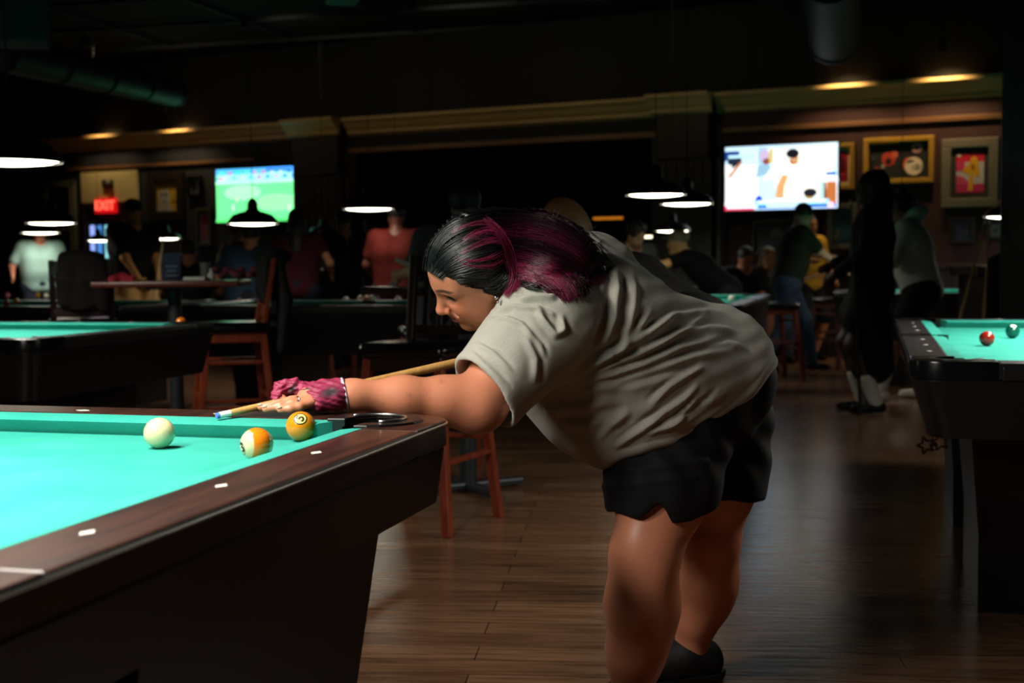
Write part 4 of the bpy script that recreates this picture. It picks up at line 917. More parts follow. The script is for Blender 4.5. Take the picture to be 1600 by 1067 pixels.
figure('stout person in a mint T-shirt standing beyond the end table', fx(66, 16), -65, 1.66, 1.25, skin=(190, 120, 96), shirt=(150, 184, 176), hands=[(-.34, .1, .85), (.34, .25, 1.0)], bottom=('trousers', (40, 44, 60)))
r0, A0 = figure('person in a black shirt, cap and khaki shorts holding a cue upright', fx(211, 12.6), -35, 1.78, 1.15, skin=(196, 136, 84), shirt=(14, 14, 15), hair=('cap', (14, 15, 18)), bottom=('shorts', (190, 150, 92), .85), hands=[(-.05, .3, .98), (.16, .34, .90)], head=(20, 12), beard=True)
hold_cue('pale cue held upright by the person in the cap', *floorhit(255, 372, 236, 505, 12.15), mat('pale_cue_wood', (0,)*4))
figure('seated person in black beside the high table, behind the menu card', fx(296, 13.9), 100, 1.68, 1.1, hip=.62, lean=12, shirt=(16, 16, 20), hands=[(-.2, .3, .9), (.2, .3, .9)], feet=[(-.12, .3, .2), (.12, .3, .2)], h=.015)
figure('person in a mustard top leaning between the two dark backs', fx(352, 16), 40, 1.66, 1., lean=18, skin=(150, 110, 80), shirt=(96, 86, 44), hair=('short', (60, 48, 34)), hands=[(-.2, .35, 1.1), (.3, .3, 1.2)], h=.016)
figure('person in a steel blue shirt seen from behind under the hanging lamp', fx(392, 13.2), 92, 1.66, 1.35, hip=.78, lean=8, shirt=(34, 56, 76), hair=('short', (16, 16, 18)), hands=[(-.25, .3, .95), (.25, .3, .95)], h=.015)
figure('person with long dark hair and maroon top seen from behind', fx(468, 13.25), 88, 1.68, 1.05, shirt=(58, 16, 26), sleeve=.3, hair=('long', (15, 12, 13)), bottom=('trousers', (26, 34, 50)), hands=[(-.2, .25, 1.0), (.3, .2, 1.02)], h=.014)
figure('person in black raising a bare arm beside the dark pilaster', fx(540, 14), 120, 1.7, 1.05, shirt=(13, 13, 16), skin=(140, 104, 72), hands=[(-.42, .22, 1.4), (.2, .25, 1.0)], h=.015)
figure('thin dark figure standing between the raised arm and the red shirt', fx(582, 15.6), 90, 1.66, .85, shirt=(12, 14, 18), skin=(120, 84, 66), hands=[(-.2, .2, 1.0), (.2, .2, .95)], h=.016)
figure('person in a red orange shirt and dark cap seen from behind', fx(621, 12.4), 86, 1.68, 1.15, shirt=(78, 16, 10), sleeve=.5, skin=(90, 46, 34), hair=('cap', (14, 14, 18)), hands=[(-.22, .2, .95), (.24, .2, .9)], h=.013)
r1, A1 = figure('person in charcoal grey seated on the stool behind the woman\'s head', (-.34, 6.95), 75, 1.68, 1.15, hip=.80, lean=14, side=6, shirt=(72, 76, 82), hair=('short', (14, 14, 16)), skin=(150, 116, 96), bottom=('trousers', (18, 18, 22)), hands=[(-.3, .1, 1.06), (.25, .2, 1.02)], feet=[(-.14, .22, .3), (.14, .22, .3)], h=.01)
hold_cue('white cue tip end poking out beside the grey seated back', D(760, 468, 6.62), D(618, 405, 6.6), mat('pale_grey_cue', srgb(225, 222, 214), .4), .009, .013)
figure('bald person bending forward behind the maroon hair', fx(1072, 4.45), 135, 1.7, 1.05, hip=.88, lean=66, shirt=(40, 36, 34), skin=(150, 100, 70), hair=('bald', (0, 0, 0)), hands=[(-.2, .12, .62), (.2, .12, .62)], feet=[(-.1, .02), (.1, .08)], head=(40, -10), bottom=('trousers', (14, 14, 16)), hsc=1.18, h=.011, shoes=(12, 12, 12))
figure('bearded person with tousled brown hair looking down, in a grey top', fx(962, 12.8), -68, 1.72, 1., hip=.86, lean=44, shirt=(84, 84, 84), sleeve=.9, hair=('curly', (38, 26, 20)), skin=(196, 150, 122), beard=True, head=(-8, 30), hands=[(-.25, .5, .95), (.28, .5, .9)], feet=[(-.12, -.1), (.12, .1)], h=.0105)
figure('player bending with one bright arm stretched out over the table', fx(1136, 12.6), 168, 1.7, 1.05, hip=.84, lean=50, shirt=(14, 14, 17), sleeve=.35, skin=(226, 178, 120), hair=('cap', (120, 112, 92)), hands=[(-.1, .66, 1.0), (.2, .1, 1.0)], h=.013)
figure('seated person in black with hands clasped between bare knees', fx(1150, 14.5), -72, 1.7, 1.15, hip=.52, lean=20, shirt=(15, 15, 20), skin=(150, 92, 68), hands=[(-.05, .46, .56), (.06, .46, .56)], feet=[(-.18, .42), (.2, .42)], bottom=('shorts', (70, 76, 90), .9), head=(0, 25), h=.014)
figure('seated person in olive with long hair beside the clasped hands', fx(1194, 14.6), -80, 1.64, 1., hip=.52, lean=12, shirt=(44, 48, 34), skin=(150, 104, 80), hair=('long', (58, 44, 30)), hands=[(-.1, .36, .58), (.14, .36, .58)], feet=[(-.12, .4), (.12, .4)], bottom=('trousers', (66, 74, 92)), head=(10, 10), h=.015)
figure('person in an olive shirt and jeans striding with arm reaching to a cue', fx(1228, 13.2), -4, 1.72, 1.2, lean=14, side=6, shirt=(30, 38, 28), skin=(190, 150, 120), bottom=('trousers', (40, 56, 74)), hands=[(-.1, .56, 1.12), (.12, .52, 1.05)], feet=[(-.12, .28), (.12, -.26)], shoes=(14, 15, 20), head=(-30, 22), h=.012)
hold_cue('dark cue held level by the striding person in olive', D(1332, 417, 13.0), D(1255, 436, 12.6), mat('brown_cue_butt', srgb(90, 56, 36), .4))
figure('person in a yellow patterned top half behind the striding man', fx(1262, 14.6), -60, 1.62, 1., shirt=(196, 156, 50), skin=(200, 140, 100), hair=('short', (20, 18, 16)), bottom=('shorts', (22, 26, 34), .95), hands=[(-.2, .2, .9), (.24, .3, 1.1)], h=.015)
r2_, A2 = figure('tall figure all in black with long black hair and white socks', fx(1363, 9.6), 168, 1.78, 1.12, shirt=(7, 7, 8), sleeve=.9, skin=(60, 42, 38), hair=('long', (6, 6, 7)), bottom=('long_shorts', (15, 16, 17)), socks=(190, 186, 178), shoes=(14, 16, 16), hands=[(-.18, .26, 1.02), (.2, .28, 1.08)], feet=[(-.09, -.03), (.09, .06)], h=.012, shirt_drop=.1)
hold_cue('dark cue standing upright in front of the tall black figure', D(1329, 312, 9.35), np.array([*D(1345, 640, 9.35)[:2], .01]), mat('black_cue', srgb(16, 16, 18), .3), .006, .014)
figure('person in a grey green hooded top and black shorts looking down', fx(1440, 10.4), 160, 1.68, 1.25, lean=14, shirt=(186, 200, 194), sleeve=.95, skin=(140, 92, 74), hair=('curly', (14, 13, 13)), bottom=('shorts', (13, 13, 14), .85), hands=[(-.16, .4, 1.2), (.18, .38, 1.22)], feet=[(-.14, .3), (.14, .0)], shoes=(200, 195, 185), socks=(190, 186, 178), head=(0, 38), hood=True, h=.012)
# bench behind the seated pair
bn = thing('bench', 'dark wooden bench under the two seated people by the wall', 'bench', (D(1188, 500, 14.8)[0], 14.78, 0), WYAW)
MB().box((0, 0, .43), (1.15, .42, .05), bev=.01).build('seat', DARKWOOD, bn); MB().box((0, .2, .75), (1.15, .04, .5), bev=.01).build('backrest', DARKWOOD, bn)
for a in (-1, 1): MB().box((a*.52, 0, .2), (.05, .36, .42)).build('leg', DARKWOOD, bn)
# ---------------------------------------------------------------- the woman leaning over the near table
HS_ = .905
HC = D(744, 427, 2.9)
HF = np.array([-.839, -.158, -.52]); HF /= np.linalg.norm(HF)
HU = np.array([-.354, -.567, .744]); HU -= HF*(HU@HF); HU /= np.linalg.norm(HU); HL = np.cross(HU, HF)      # HL: her left, towards the camera
HR_ = np.stack([HF, HL, HU], 1)
hd = lambda x, y, z: HC+(HF*x+HL*y+HU*z)*HS_
rs = lambda *a: tuple(x*HS_ for x in a)
def polyy(pts):
    xs = np.array([p[0] for p in pts], float); ys = np.array([p[1] for p in pts], float)
    return lambda x: np.interp(x, xs, ys)
# skeleton
PEL = D(1078, 590, 3.27); MID = D(985, 572, 3.14); CHE = D(910, 530, 3.07); NCK = D(838, 452, 2.99)
SH = D(858, 502, 2.86); EL = D(744, 628, 2.75); WR = D(550, 617, 2.665)
SHF = D(922, 437, 3.22); 
sN = (CHE-PEL); sN /= np.linalg.norm(sN); lN = np.array([.46, -.885, 0]); lN -= sN*(lN@sN); lN /= np.linalg.norm(lN); vN = np.cross(sN, lN)
if vN[2] > 0: vN = -vN
TR = np.stack([sN, lN, vN], 1)
# cue
CT = D(338, 650, 2.55); cdir = np.array([.76, .63, .12]); cdir /= np.linalg.norm(cdir)
woman = thing('person', 'woman with black and maroon hair in a taupe T-shirt, bent over to aim a cue', 'person', (PEL[0], PEL[1], 0)); WO = np.array([PEL[0], PEL[1], 0])
wc = cue('pool_cue', 'maple cue with a blue chalked tip held in the gloved hand', CT, CT+cdir*1.42, .0064, .0145, group='pool cues')
# ---- body below the head
HFA = CT+cdir*1.12; ELF = D(1006, 478, 3.5)
def torso_prims(S, e=0):
    S.ell(PEL, (.13+e, .205+e, .165+e), TR, .08)
    for q in (-1, 1): S.ell(D(1084, 590, 3.27)+lN*q*.075, (.118+e, .12+e, .15+e), TR, .08)
    S.ell(D(1025, 595, 3.2), (.14+e, .215+e, .175+e), TR, .07)
    S.ell(D(975, 583, 3.14), (.17+e, .225+e, .2+e), TR, .09)
    S.ell(D(950, 640, 3.1), (.12+e, .16+e, .1+e), TR, .08)
    S.ell(CHE, (.16+e, .2+e, .188+e), TR, .09)
    S.ell(D(880, 512, 3.07), (.11+e, .19+e, .13+e), TR, .08)
NH = D(1062, 660, 3.1); NK = D(1008, 872, 3.04); NA = D(984, 1108, 3.12)
FH = D(1128, 660, 3.42); FK = D(1112, 850, 3.40); FA = D(1080, 1012, 3.46)
B = SDF(); torso_prims(B)
B.chain([NCK+(CHE-NCK)*.4, NCK], [.13, .085], .08).cap(NCK, hd(-.03, 0, -.05), .075, .062, .05)
B.cap(SH, SH+(CHE-SH)*.4, .085, .11, .08).chain([SH, SH+(EL-SH)*.5, EL], [.083, .073, .052], .04)
B.cap(EL, EL+(WR-EL)*.25, .052, .047, .03).chain([EL+(WR-EL)*.25, EL+(WR-EL)*.6, WR, WR+(D(505, 618, 2.655)-WR)*.6], [.047, .041, .0275, .026], .03)
B.ell(EL+np.array([.005, 0, -.015]), (.05, .045, .045), None, .04)
B.chain([SHF, ELF, HFA], [.075, .05, .03], .04)
B.chain([NH, NH+(NK-NH)*.5, NK], [.1, .1, .074], .06)
B.ell(NK+np.array([-.018, -.03, .035]), (.05, .045, .06), None, .05).ell(NK+np.array([-.01, -.03, -.065]), (.045, .045, .05), None, .05)
B.chain([NK, NK+(NA-NK)*.3, NK+(NA-NK)*.62, NA], [.07, .077, .062, .04], .05).ell(NK+(NA-NK)*.33+np.array([.03, .02, 0]), (.055, .06, .1), None, .05)
B.chain([FH, FH+(FK-FH)*.5, FK], [.1, .092, .066], .06).chain([FK, FK+(FA-FK)*.35, FK+(FA-FK)*.7, FA], [.062, .068, .05, .04], .05).ell(FK+(FA-FK)*.38+np.array([.03, .0, 0]), (.05, .055, .09), None, .05)
B.ell(FK+np.array([-.025, -.02, .0]), (.04, .045, .05), None, .04)
for A_, toe in ((NA, np.array([-.9, -.43, 0])), (FA, np.array([-.93, -.36, 0]))):
    fz = np.array([A_[0], A_[1], .05]); B.cap(A_, fz+np.array([0, 0, .01]), .038, .04, .03).cap(fz, fz+toe*.14+np.array([0, 0, -.012]), .036, .028, .03)
# far hand on the butt of the cue: palm and fingers wrapped round it
hn = np.cross(cdir, [0, 0, 1]); hn /= np.linalg.norm(hn); hb = np.cross(hn, cdir)
B.ell(HFA+hn*.0+hb*.03, (.045, .022, .03), np.stack([cdir, hn, hb], 1), .02)
for j in range(4):
    b0 = HFA+cdir*(-.03+.02*j); B.chain([b0+hb*.03+hn*.01, b0+hn*.03, b0-hb*.026+hn*.012, b0-hb*.022-hn*.014], [.011, .0105, .01, .009], .008)
B.chain([HFA+hb*.02-hn*.02-cdir*.03, HFA-hn*.028-cdir*.045, HFA-hb*.02-hn*.012-cdir*.05], [.012, .011, .01], .008)
# near (bridge) hand
PALM = D(512, 617, 2.655); hx_ = (D(440, 622, 2.625)-WR); hx_ /= np.linalg.norm(hx_)
hy_ = np.array([0, -1., 0]); hy_ -= hx_*(hy_@hx_); hy_ /= np.linalg.norm(hy_); hz_ = np.cross(hx_, hy_); 
if hz_[2] < 0: hz_ = -hz_
HM = np.stack([hx_, hy_, hz_], 1)
hand = lambda f: f.ell(PALM, (.05, .034, .021), HM, .02).cap(WR, PALM, .026, .022, .03)
H = SDF(); hand(H)
H.ell(D(484, 620, 2.63), (.025, .03, .018), HM, .02)
FING = [[D(482, 621, 2.615), D(455, 627, 2.6), D(434, 632, 2.592), D(408, 636, 2.588)], [D(483, 625, 2.6), D(457, 631, 2.582), D(438, 635, 2.576), D(415, 639, 2.572)], [D(487, 629, 2.592), D(468, 635, 2.572), D(454, 638, 2.566), D(438, 640.5, 2.562)]]
for i, f in enumerate(FING): H.chain(f, [[.0105, .0098, .009, .0075], [.0102, .0094, .0086, .0072], [.009, .0082, .0076, .0064]][i], .007)
IDX = [D(483, 613, 2.67), D(459, 603, 2.67), D(440, 606, 2.665), D(434, 620, 2.645), D(446, 627, 2.64)]
THB = [D(505, 622, 2.69), D(480, 612, 2.7), D(455, 609, 2.69), D(440, 615, 2.68)]
H.chain(IDX, [.0115, .011, .0105, .0095, .009], .008).chain(THB, [.016, .014, .012, .010], .01)
# head
Hd_ = SDF()
Hd_.ell(hd(-.012, 0, .035), rs(.1, .078, .094), HR_, .02).ell(hd(.03, 0, -.03), rs(.062, .063, .082), HR_, .05)
Hd_.ell(hd(.062, 0, .045), rs(.038, .055, .045), HR_, .04)
Hd_.cap(hd(.066, 0, -.106), hd(.07, 0, -.108), .025*HS_, .025*HS_, .025)
for q in (-1, 1):
    Hd_.ell(hd(.062, q*.036, -.038), rs(.03, .03, .03), HR_, .03)
    Hd_.ell(hd(.035, q*.045, -.075), rs(.035, .024, .03), HR_, .03)
    Hd_.cap(hd(.093, q*.008, .026), hd(.074, q*.052, .026), .009*HS_, .008*HS_, .02)
    Hd_.ell(hd(.094, q*.034, .003), rs(.014, .018, .012), HR_, .014, 's')
    Hd_.ell(hd(.0715, q*.035, .003), rs(.0168, .0175, .0135), HR_, .006)
    Hd_.ell(hd(.0, q*.078, -.01), rs(.018, .008, .03), HR_, .008)
Hd_.cap(hd(.094, 0, .012), hd(.117, 0, -.034), .0075*HS_, .0125*HS_, .018).ell(hd(.116, 0, -.038), rs(.014, .014, .011), HR_, .008)
for q in (-1, 1): Hd_.ell(hd(.104, q*.0145, -.042), rs(.011, .009, .009), HR_, .006).ell(hd(.106, q*.008, -.051), rs(.005, .004, .004), HR_, .004, 's')
Hd_.ell(hd(.082, 0, -.068), rs(.022, .028, .018), HR_, .02)
Hd_.chain([hd(.076, -.024, -.0575), hd(.099, -.01, -.0645), hd(.1025, 0, -.066), hd(.099, .01, -.0645), hd(.076, .024, -.0575)], [.0035, .0058, .0052, .0058, .0035], .005)
Hd_.chain([hd(.076, -.023, -.061), hd(.096, -.008, -.0785), hd(.0995, 0, -.079), hd(.096, .008, -.0785), hd(.076, .023, -.061)], [.0032, .0062, .0066, .0062, .0032], .005)
def groove(S, pts, r, k=.004):
    for a_, b_ in zip(pts, pts[1:]): S.cap(a_, b_, r, r, k, 's')
groove(Hd_, [hd(.08, -.027, -.0565), hd(.1, -.013, -.0695), hd(.1075, 0, -.0722), hd(.1, .013, -.0695), hd(.08, .027, -.0565)], .0013*HS_*1.4, .003)
for q in (-1, 1):
    groove(Hd_, [hd(.1, q*.021, -.041), hd(.092, q*.03, -.05), hd(.084, q*.033, -.058)], .0015, .01)
    groove(Hd_, [hd(.089, q*.021, .0005), hd(.0905, q*.034, -.0015), hd(.083, q*.048, .001)], .0052, .002)
Hd_.cap(hd(-.0, 0, -.06), hd(-.06, 0, -.12), .06*HS_, .07*HS_, .04).ell(hd(.02, 0, -.1), rs(.045, .05, .03), HR_, .04)
SK = np.array(srgb(197, 126, 96)[:3]); LIPC = np.array(srgb(146, 74, 78)[:3])
def headcol(v):
    q = ((v-HC) @ HR_)/HS_; c = np.tile(SK, (len(v), 1))
    n = (np.sin(v @ np.array([210, 90, 130]))+np.sin(v @ np.array([-120, 190, 70]))+np.sin(v @ np.array([60, -150, 230])))*.012; c *= (1+n)[:, None]
    def spot(p, rad, col, k=1., soft=.35):
        d = np.linalg.norm((q-np.array(p))/np.array(rad), axis=1); w_ = (np.clip((1+soft-d)/soft, 0, 1)*k)[:, None]; c[:] = c*(1-w_)+np.array(col)*w_
    spot((.1, 0, -.0705), (.02, .023, .011), LIPC, .9)
    for gx, gy, gz in ((.106, 0, -.0722), (.104, .006, -.0718), (.101, .012, -.0698), (.096, .017, -.0665), (.09, .021, -.062), (.083, .026, -.057)):
        for g in (-1, 1): spot((gx, g*gy, gz), (.012, .005, .0022), (.06, .02, .02), .8)  # crease shade between the lips painted dark along the groove
    for g in (-1, 1):
        for t in np.linspace(0, 1, 7): spot((.098-.02*t*t, g*(.02+.037*t), .029+.008*math.sin(t*2.6)), (.03, .007, .004), (.05, .03, .02), .7)
        spot((.085, g*.035, .0055), (.02, .019, .0034), (.012, .008, .006), .95); spot((.085, g*.036, -.0065), (.02, .016, .0018), (.1, .05, .035), .5)
        spot((.07, g*.045, -.03), (.03, .02, .02), SK*np.array([1.06, .86, .8]), .5, 1.2)
        spot((.106, g*.008, -.051), (.006, .005, .004), (.05, .02, .015), .8)
    spot((.115, 0, -.04), (.02, .016, .012), SK*np.array([1.05, .88, .82]), .5, 1.)
    return c
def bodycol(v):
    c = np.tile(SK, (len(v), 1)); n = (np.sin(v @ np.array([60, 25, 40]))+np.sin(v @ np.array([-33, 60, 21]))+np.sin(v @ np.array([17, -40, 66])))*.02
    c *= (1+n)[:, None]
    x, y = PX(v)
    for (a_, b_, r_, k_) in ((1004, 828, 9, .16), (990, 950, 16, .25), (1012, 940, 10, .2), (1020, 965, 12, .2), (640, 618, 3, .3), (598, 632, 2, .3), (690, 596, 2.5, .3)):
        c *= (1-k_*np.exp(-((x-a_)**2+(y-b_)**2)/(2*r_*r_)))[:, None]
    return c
parts = []
for fn, h_, col in ((B, .006, bodycol), (Hd_, .0021, headcol), (H, .002, bodycol)):
    lo, hi = fn.bounds(.015); v, q = mesh_sdf(fn, lo, hi, h_); v = relax(v, q, 1 if h_ < .004 else 2, .5 if h_ > .004 else .3); parts.append((v, q, col(v)))
off = 0; vv = []; qq = []; cc = []
for v, q, c in parts: vv.append(v-WO); qq.append(q+off); cc.append(c); off += len(v)
me = np_mesh('body', np.concatenate(vv), np.concatenate(qq)); set_col(me, np.concatenate(cc))
WSK = mat('woman_skin', (1, 1, 1, 1), .42, attr='Col', spec=.45, bump=.12, bscale=160, sss=.06)
wbody = link('body', me, WSK, woman)
def w_at(p): return tuple(np.asarray(p)-WO)
def tri_nail(p, d, m_, nm='fingernail', s=(.006, .005, .0022)):
    d = np.asarray(d)/np.linalg.norm(d); s_ = np.cross(d, [0, 0, 1]); s_ /= np.linalg.norm(s_); n_ = np.cross(s_, d)
    MB().ball(w_at(p), 1, 12, s[0], s[1], s[2], M=Matrix(np.stack([d, s_, n_], 1).tolist())).build(nm, m_, wbody, smooth=True)
NAIL = mat('pale_nail', srgb(226, 176, 160), .2)
for f in FING: tri_nail(f[3]+np.array([-.001, -.003, .0055]), f[3]-f[2], NAIL)
# eyes
for q in (-1, 1):
    ec = hd(.0725, q*.035, .002); mb = MB(); mb.ball((0, 0, 0), .0148*HS_, 32); o = mb.build('eye', None, woman, smooth=True); o.location = w_at(ec)
    look = HF*.8-HU*.25+HL*.05; look /= np.linalg.norm(look); n_ = len(o.data.vertices); co = np.empty(n_*3, f32); o.data.vertices.foreach_get('co', co); co = co.reshape(-1, 3); dt = (co/np.linalg.norm(co, axis=1)[:, None]) @ look
    c = np.where((dt > .86)[:, None], np.array([.02, .012, .008]), np.array([.55, .5, .46])); set_col(o.data, c); o.data.materials.append(mat('eyeball', (1, 1, 1, 1), .12, attr='Col', coat=.6))
for q in (-1, 1):
    pts_ = [hd(.0862, q*.018, .0035), hd(.0905, q*.026, .0062), hd(.0908, q*.034, .0068), hd(.0885, q*.042, .0055), hd(.0835, q*.05, .001)]
    MB().tube([w_at(p) for p in pts_], [.001, .0018, .0023, .0021, .0008], 6).build('eyelash', mat('black_lash', srgb(12, 8, 8), .6), woman, smooth=True)
# ---- T-shirt
hem = polyy([(900, 790), (950, 742), (962, 724), (976, 718), (1015, 706), (1060, 694), (1100, 676), (1140, 650), (1180, 616), (1202, 588), (1260, 520)])
hem_s = polyy([(900, 3), (960, 1), (1060, .4), (1140, .8), (1200, 1.3), (1260, 1.4)])
S = SDF(); torso_prims(S, .018)
S.cap(NCK+(CHE-NCK)*.55, NCK+(CHE-NCK)*.12, .14, .1, .07).cap(SH, SH+(CHE-SH)*.4, .1, .12, .08).cap(SH+(EL-SH)*.02, SH+(EL-SH)*.25, .1, .098, .05)
S.cap(SHF, SHF+(ELF-SHF)*.9, .098, .085, .06).cap(SHF, SHF+(CHE-SHF)*.4, .1, .12, .08)
SLE = SH+(EL-SH)*.90; sdir = EL-SH; sdir /= np.linalg.norm(sdir); sdir2 = sdir+np.array([-.12, 0, .1]); sdir2 /= np.linalg.norm(sdir2)
SLV = SDF().chain([SH, SH+(EL-SH)*.5, SH+(EL-SH)*1.3], [.1, .096, .092], .02)
SLI = SDF().chain([SH+(EL-SH)*.55, SH+(EL-SH)*1.4], [.083, .08], .02)
def shirt_f(P):
    d = S(P); px, py = PX(P); Y = P[:, 1]
    g = (py-hem(px))*Y/2050/np.sqrt(1+hem_s(px)**2)
    d = smax(d, g.astype(f32), .006)
    pl = ((P-SLE.astype(f32)) @ sdir2.astype(f32)).astype(f32)
    s_ = smax(SLV(P), pl, .006); s_ = np.maximum(s_, -np.maximum(SLI(P), -pl-.13))
    d = smin(d, s_, .035)
    nk = sd_cap(P, NCK+(CHE-NCK)*.05, hd(-.03, 0, -.06), .082, .09)        # neck opening
    return np.maximum(d, -nk).astype(f32)
lo, hi = S.bounds(.02); lo2, hi2 = SLV.bounds(.02)
v, q = mesh_sdf(shirt_f, np.minimum(lo, lo2), np.maximum(hi, hi2), .0046); v = relax(v, q, 3)
N = vnormals(v, q)
FOLDS = [([(868, 604), (905, 585), (945, 560), (1000, 528), (1040, 503), (1062, 484)], 6, .009), ([(880, 600), (930, 584), (985, 560), (1030, 538), (1075, 512), (1105, 492)], 5, .008), ([(878, 608), (950, 588), (1010, 568), (1060, 545), (1130, 528)], 6, .009),
         ([(900, 612), (960, 600), (1020, 580), (1085, 556), (1150, 545)], 6, .007), ([(925, 566), (965, 545), (1000, 515), (1020, 480)], 6, .007), ([(905, 616), (980, 606), (1045, 590), (1110, 572)], 7, .005), ([(1015, 634), (1045, 604), (1080, 582), (1100, 570)], 5, .008), ([(1000, 668), (1035, 646), (1070, 622), (1092, 600)], 5, .008),
         ([(1010, 680), (1060, 655), (1090, 622)], 5, .007), ([(1030, 676), (1075, 650), (1110, 625), (1128, 608)], 4, .006), ([(1055, 672), (1100, 640), (1135, 612)], 4, .004), ([(960, 700), (1000, 672), (1040, 650)], 5, .007), ([(940, 545), (958, 500), (964, 450), (960, 415)], 7, .011), ([(965, 560), (985, 510), (992, 460), (985, 420)], 6, .006), ([(1010, 520), (1050, 492), (1110, 485), (1150, 500)], 5, .005), ([(1010, 548), (1060, 520), (1110, 510), (1160, 520)], 5, .005), ([(1100, 545), (1140, 535), (1170, 548)], 5, .005),
         ([(770, 488), (800, 478), (840, 480), (868, 492)], 4, .009), ([(762, 500), (790, 496), (815, 505), (845, 540), (852, 560)], 4, .008), ([(805, 470), (835, 462), (862, 463), (870, 452)], 5, .01), ([(838, 478), (850, 500), (868, 522), (880, 515), (876, 490)], 5, .011), ([(742, 535), (772, 552), (800, 580)], 4, .006), ([(735, 548), (755, 568), (790, 600)], 4, .004), ([(722, 568), (752, 590), (786, 628)], 4, .003), ([(820, 520), (838, 560), (836, 600)], 6, .006),
         ([(850, 640), (900, 640), (960, 625)], 10, .006), ([(870, 660), (920, 665), (975, 650)], 9, .005), ([(930, 690), (960, 660), (985, 640)], 7, .007)]
px, py = PX(v); amp = np.zeros(len(v))
for pts, wd_, am in FOLDS:
    pts = np.array(pts, float); sg = np.linalg.norm(np.diff(pts, axis=0), axis=1); tot = sg.sum(); best = np.full(len(v), 1e9); tt = np.zeros(len(v)); sgn = np.zeros(len(v)); acc = 0
    for i in range(len(pts)-1):
        a_, b_ = pts[i], pts[i+1]; d_ = b_-a_; t = np.clip(((px-a_[0])*d_[0]+(py-a_[1])*d_[1])/(d_@d_), 0, 1)
        ex = px-a_[0]-t*d_[0]; ey = py-a_[1]-t*d_[1]; dist = np.hypot(ex, ey); m_ = dist < best
        best = np.where(m_, dist, best); tt = np.where(m_, (acc+t*sg[i])/tot, tt); sgn = np.where(m_, np.sign(ex*d_[1]-ey*d_[0]), sgn); acc += sg[i]
    env = np.clip(np.minimum(tt, 1-tt)*5, 0, 1)**.7*np.where((best > 0), 1, 1); sd_ = best*sgn
    amp += am*env*(np.exp(-(sd_/wd_)**2)-.75*np.exp(-((sd_-wd_*1.5)/wd_)**2)-.25*np.exp(-((sd_+wd_*1.7)/(wd_*1.2))**2))
yl = px*.36+py*.93
amp += .0011*np.sin(yl*.21+np.sin(px*.021)*2.2)*np.clip((px-880)/120, 0, 1)+.0007*np.sin(px*.13+py*.05+np.sin(py*.06))
v = v+N*amp[:, None]; v = relax(v, q, 1, .4)
# stitched hem line slightly raised
px, py = PX(v); g = (hem(px)-py)/np.sqrt(1+hem_s(px)**2); N = vnormals(v, q); v = v+N*(.0012*np.exp(-((g-6)/5)**2)*(px > 965)-.0012*np.exp(-((g-13)/1.6)**2)*(px > 965))[:, None]
pl = -(v-SLE) @ sdir2; v = v-N*(.0014*np.exp(-((pl-.024)/.0025)**2)*(px < 800))[:, None]
TAUPE = mat('taupe_jersey', srgb(174, 170, 162), .9, noise=(420, srgb(162, 158, 149), (1, 1, 1)), bump=.22, bscale=1100, spec=.15, sheen=.15)
shirt_o = link('t_shirt', np_mesh('t_shirt', v-WO, q), TAUPE, woman)
# print on the back of the shirt, half hidden by the hair
def cast(fn, px_, py_, Y0=2.55, Y1=3.5, st=.004):
    px_ = np.atleast_1d(px_).astype(float); py_ = np.atleast_1d(py_).astype(float); n_ = len(px_)
    R_ = (np.stack([(px_-800)/F_PX, -(py_-533.5)/F_PX, -np.ones(n_)], 1)) @ RMn.T; R_ /= R_[:, 1:2]
    Y = np.full(n_, Y0); hit = np.zeros(n_, bool)
    for _ in range(90):
        P = (EYE+R_*Y[:, None]).astype(f32); d_ = fn(P); hit |= d_ < .0008; Y = np.where(hit, Y, Y+np.clip(d_*.8, .0006, .06))
        if hit.all() or Y.min() > Y1: break
    return EYE+R_*Y[:, None], hit & (Y < Y1)
tm = text_mesh('TRU', 1, 0); co = np.array([w_.co[:] for w_ in tm.vertices])
P_, ok = cast(shirt_f, 908+co[:, 0]*15-co[:, 1]*2, 466-co[:, 1]*17-co[:, 0]*1.5)
for w_, p_ in zip(tm.vertices, P_): w_.co = p_-WO+np.array([0, -.0035, .002])
link('back_print', tm, mat('grey_print', srgb(104, 98, 90), .8), shirt_o)
# ---- shorts
T = SDF(); e = .006
T.ell(PEL+np.array([.0, 0, -.012]), (.13+e, .2+e, .165+e), TR, .08)
for s_ in (-1, 1): T.ell(D(1084, 597, 3.27)+lN*s_*.075, (.118+e, .12+e, .148+e), TR, .08)
T.ell(D(1040, 610, 3.2), (.11+e, .18+e, .13+e), TR, .07)
T2 = SDF(); torso_prims(T2, .008)
T.chain([NH, NH+(NK-NH)*.45, NH+(NK-NH)*.85], [.13, .12, .105], .07).chain([FH, FH+(FK-FH)*.45, FH+(FK-FH)*.8], [.135, .118, .112], .07)
T.ell(D(1015, 745, 3.06), (.075, .11, .09), None, .06)
hemn = polyy([(930, 798), (960, 800), (978, 806), (998, 811), (1014, 800), (1029, 788), (1040, 797), (1051, 817), (1080, 815), (1110, 800), (1150, 772), (1185, 740)])
fdir = (FK-FH)/np.linalg.norm(FK-FH)
def shorts_f(P):
    px, py = PX(P); Y = P[:, 1].astype(f32)
    d = smin(T(P), smax(T2(P), ((hem(px)-45-py)*Y/2050).astype(f32), .01), .02)
    g = (py-hemn(px))*Y/2050
    far = Y > 3.27
    g2 = ((P-(FH+(FK-FH)*.60).astype(f32)) @ fdir.astype(f32))
    g = np.where(far, np.minimum(g2, g+.06), g)
    return smax(d, g.astype(f32), .004)
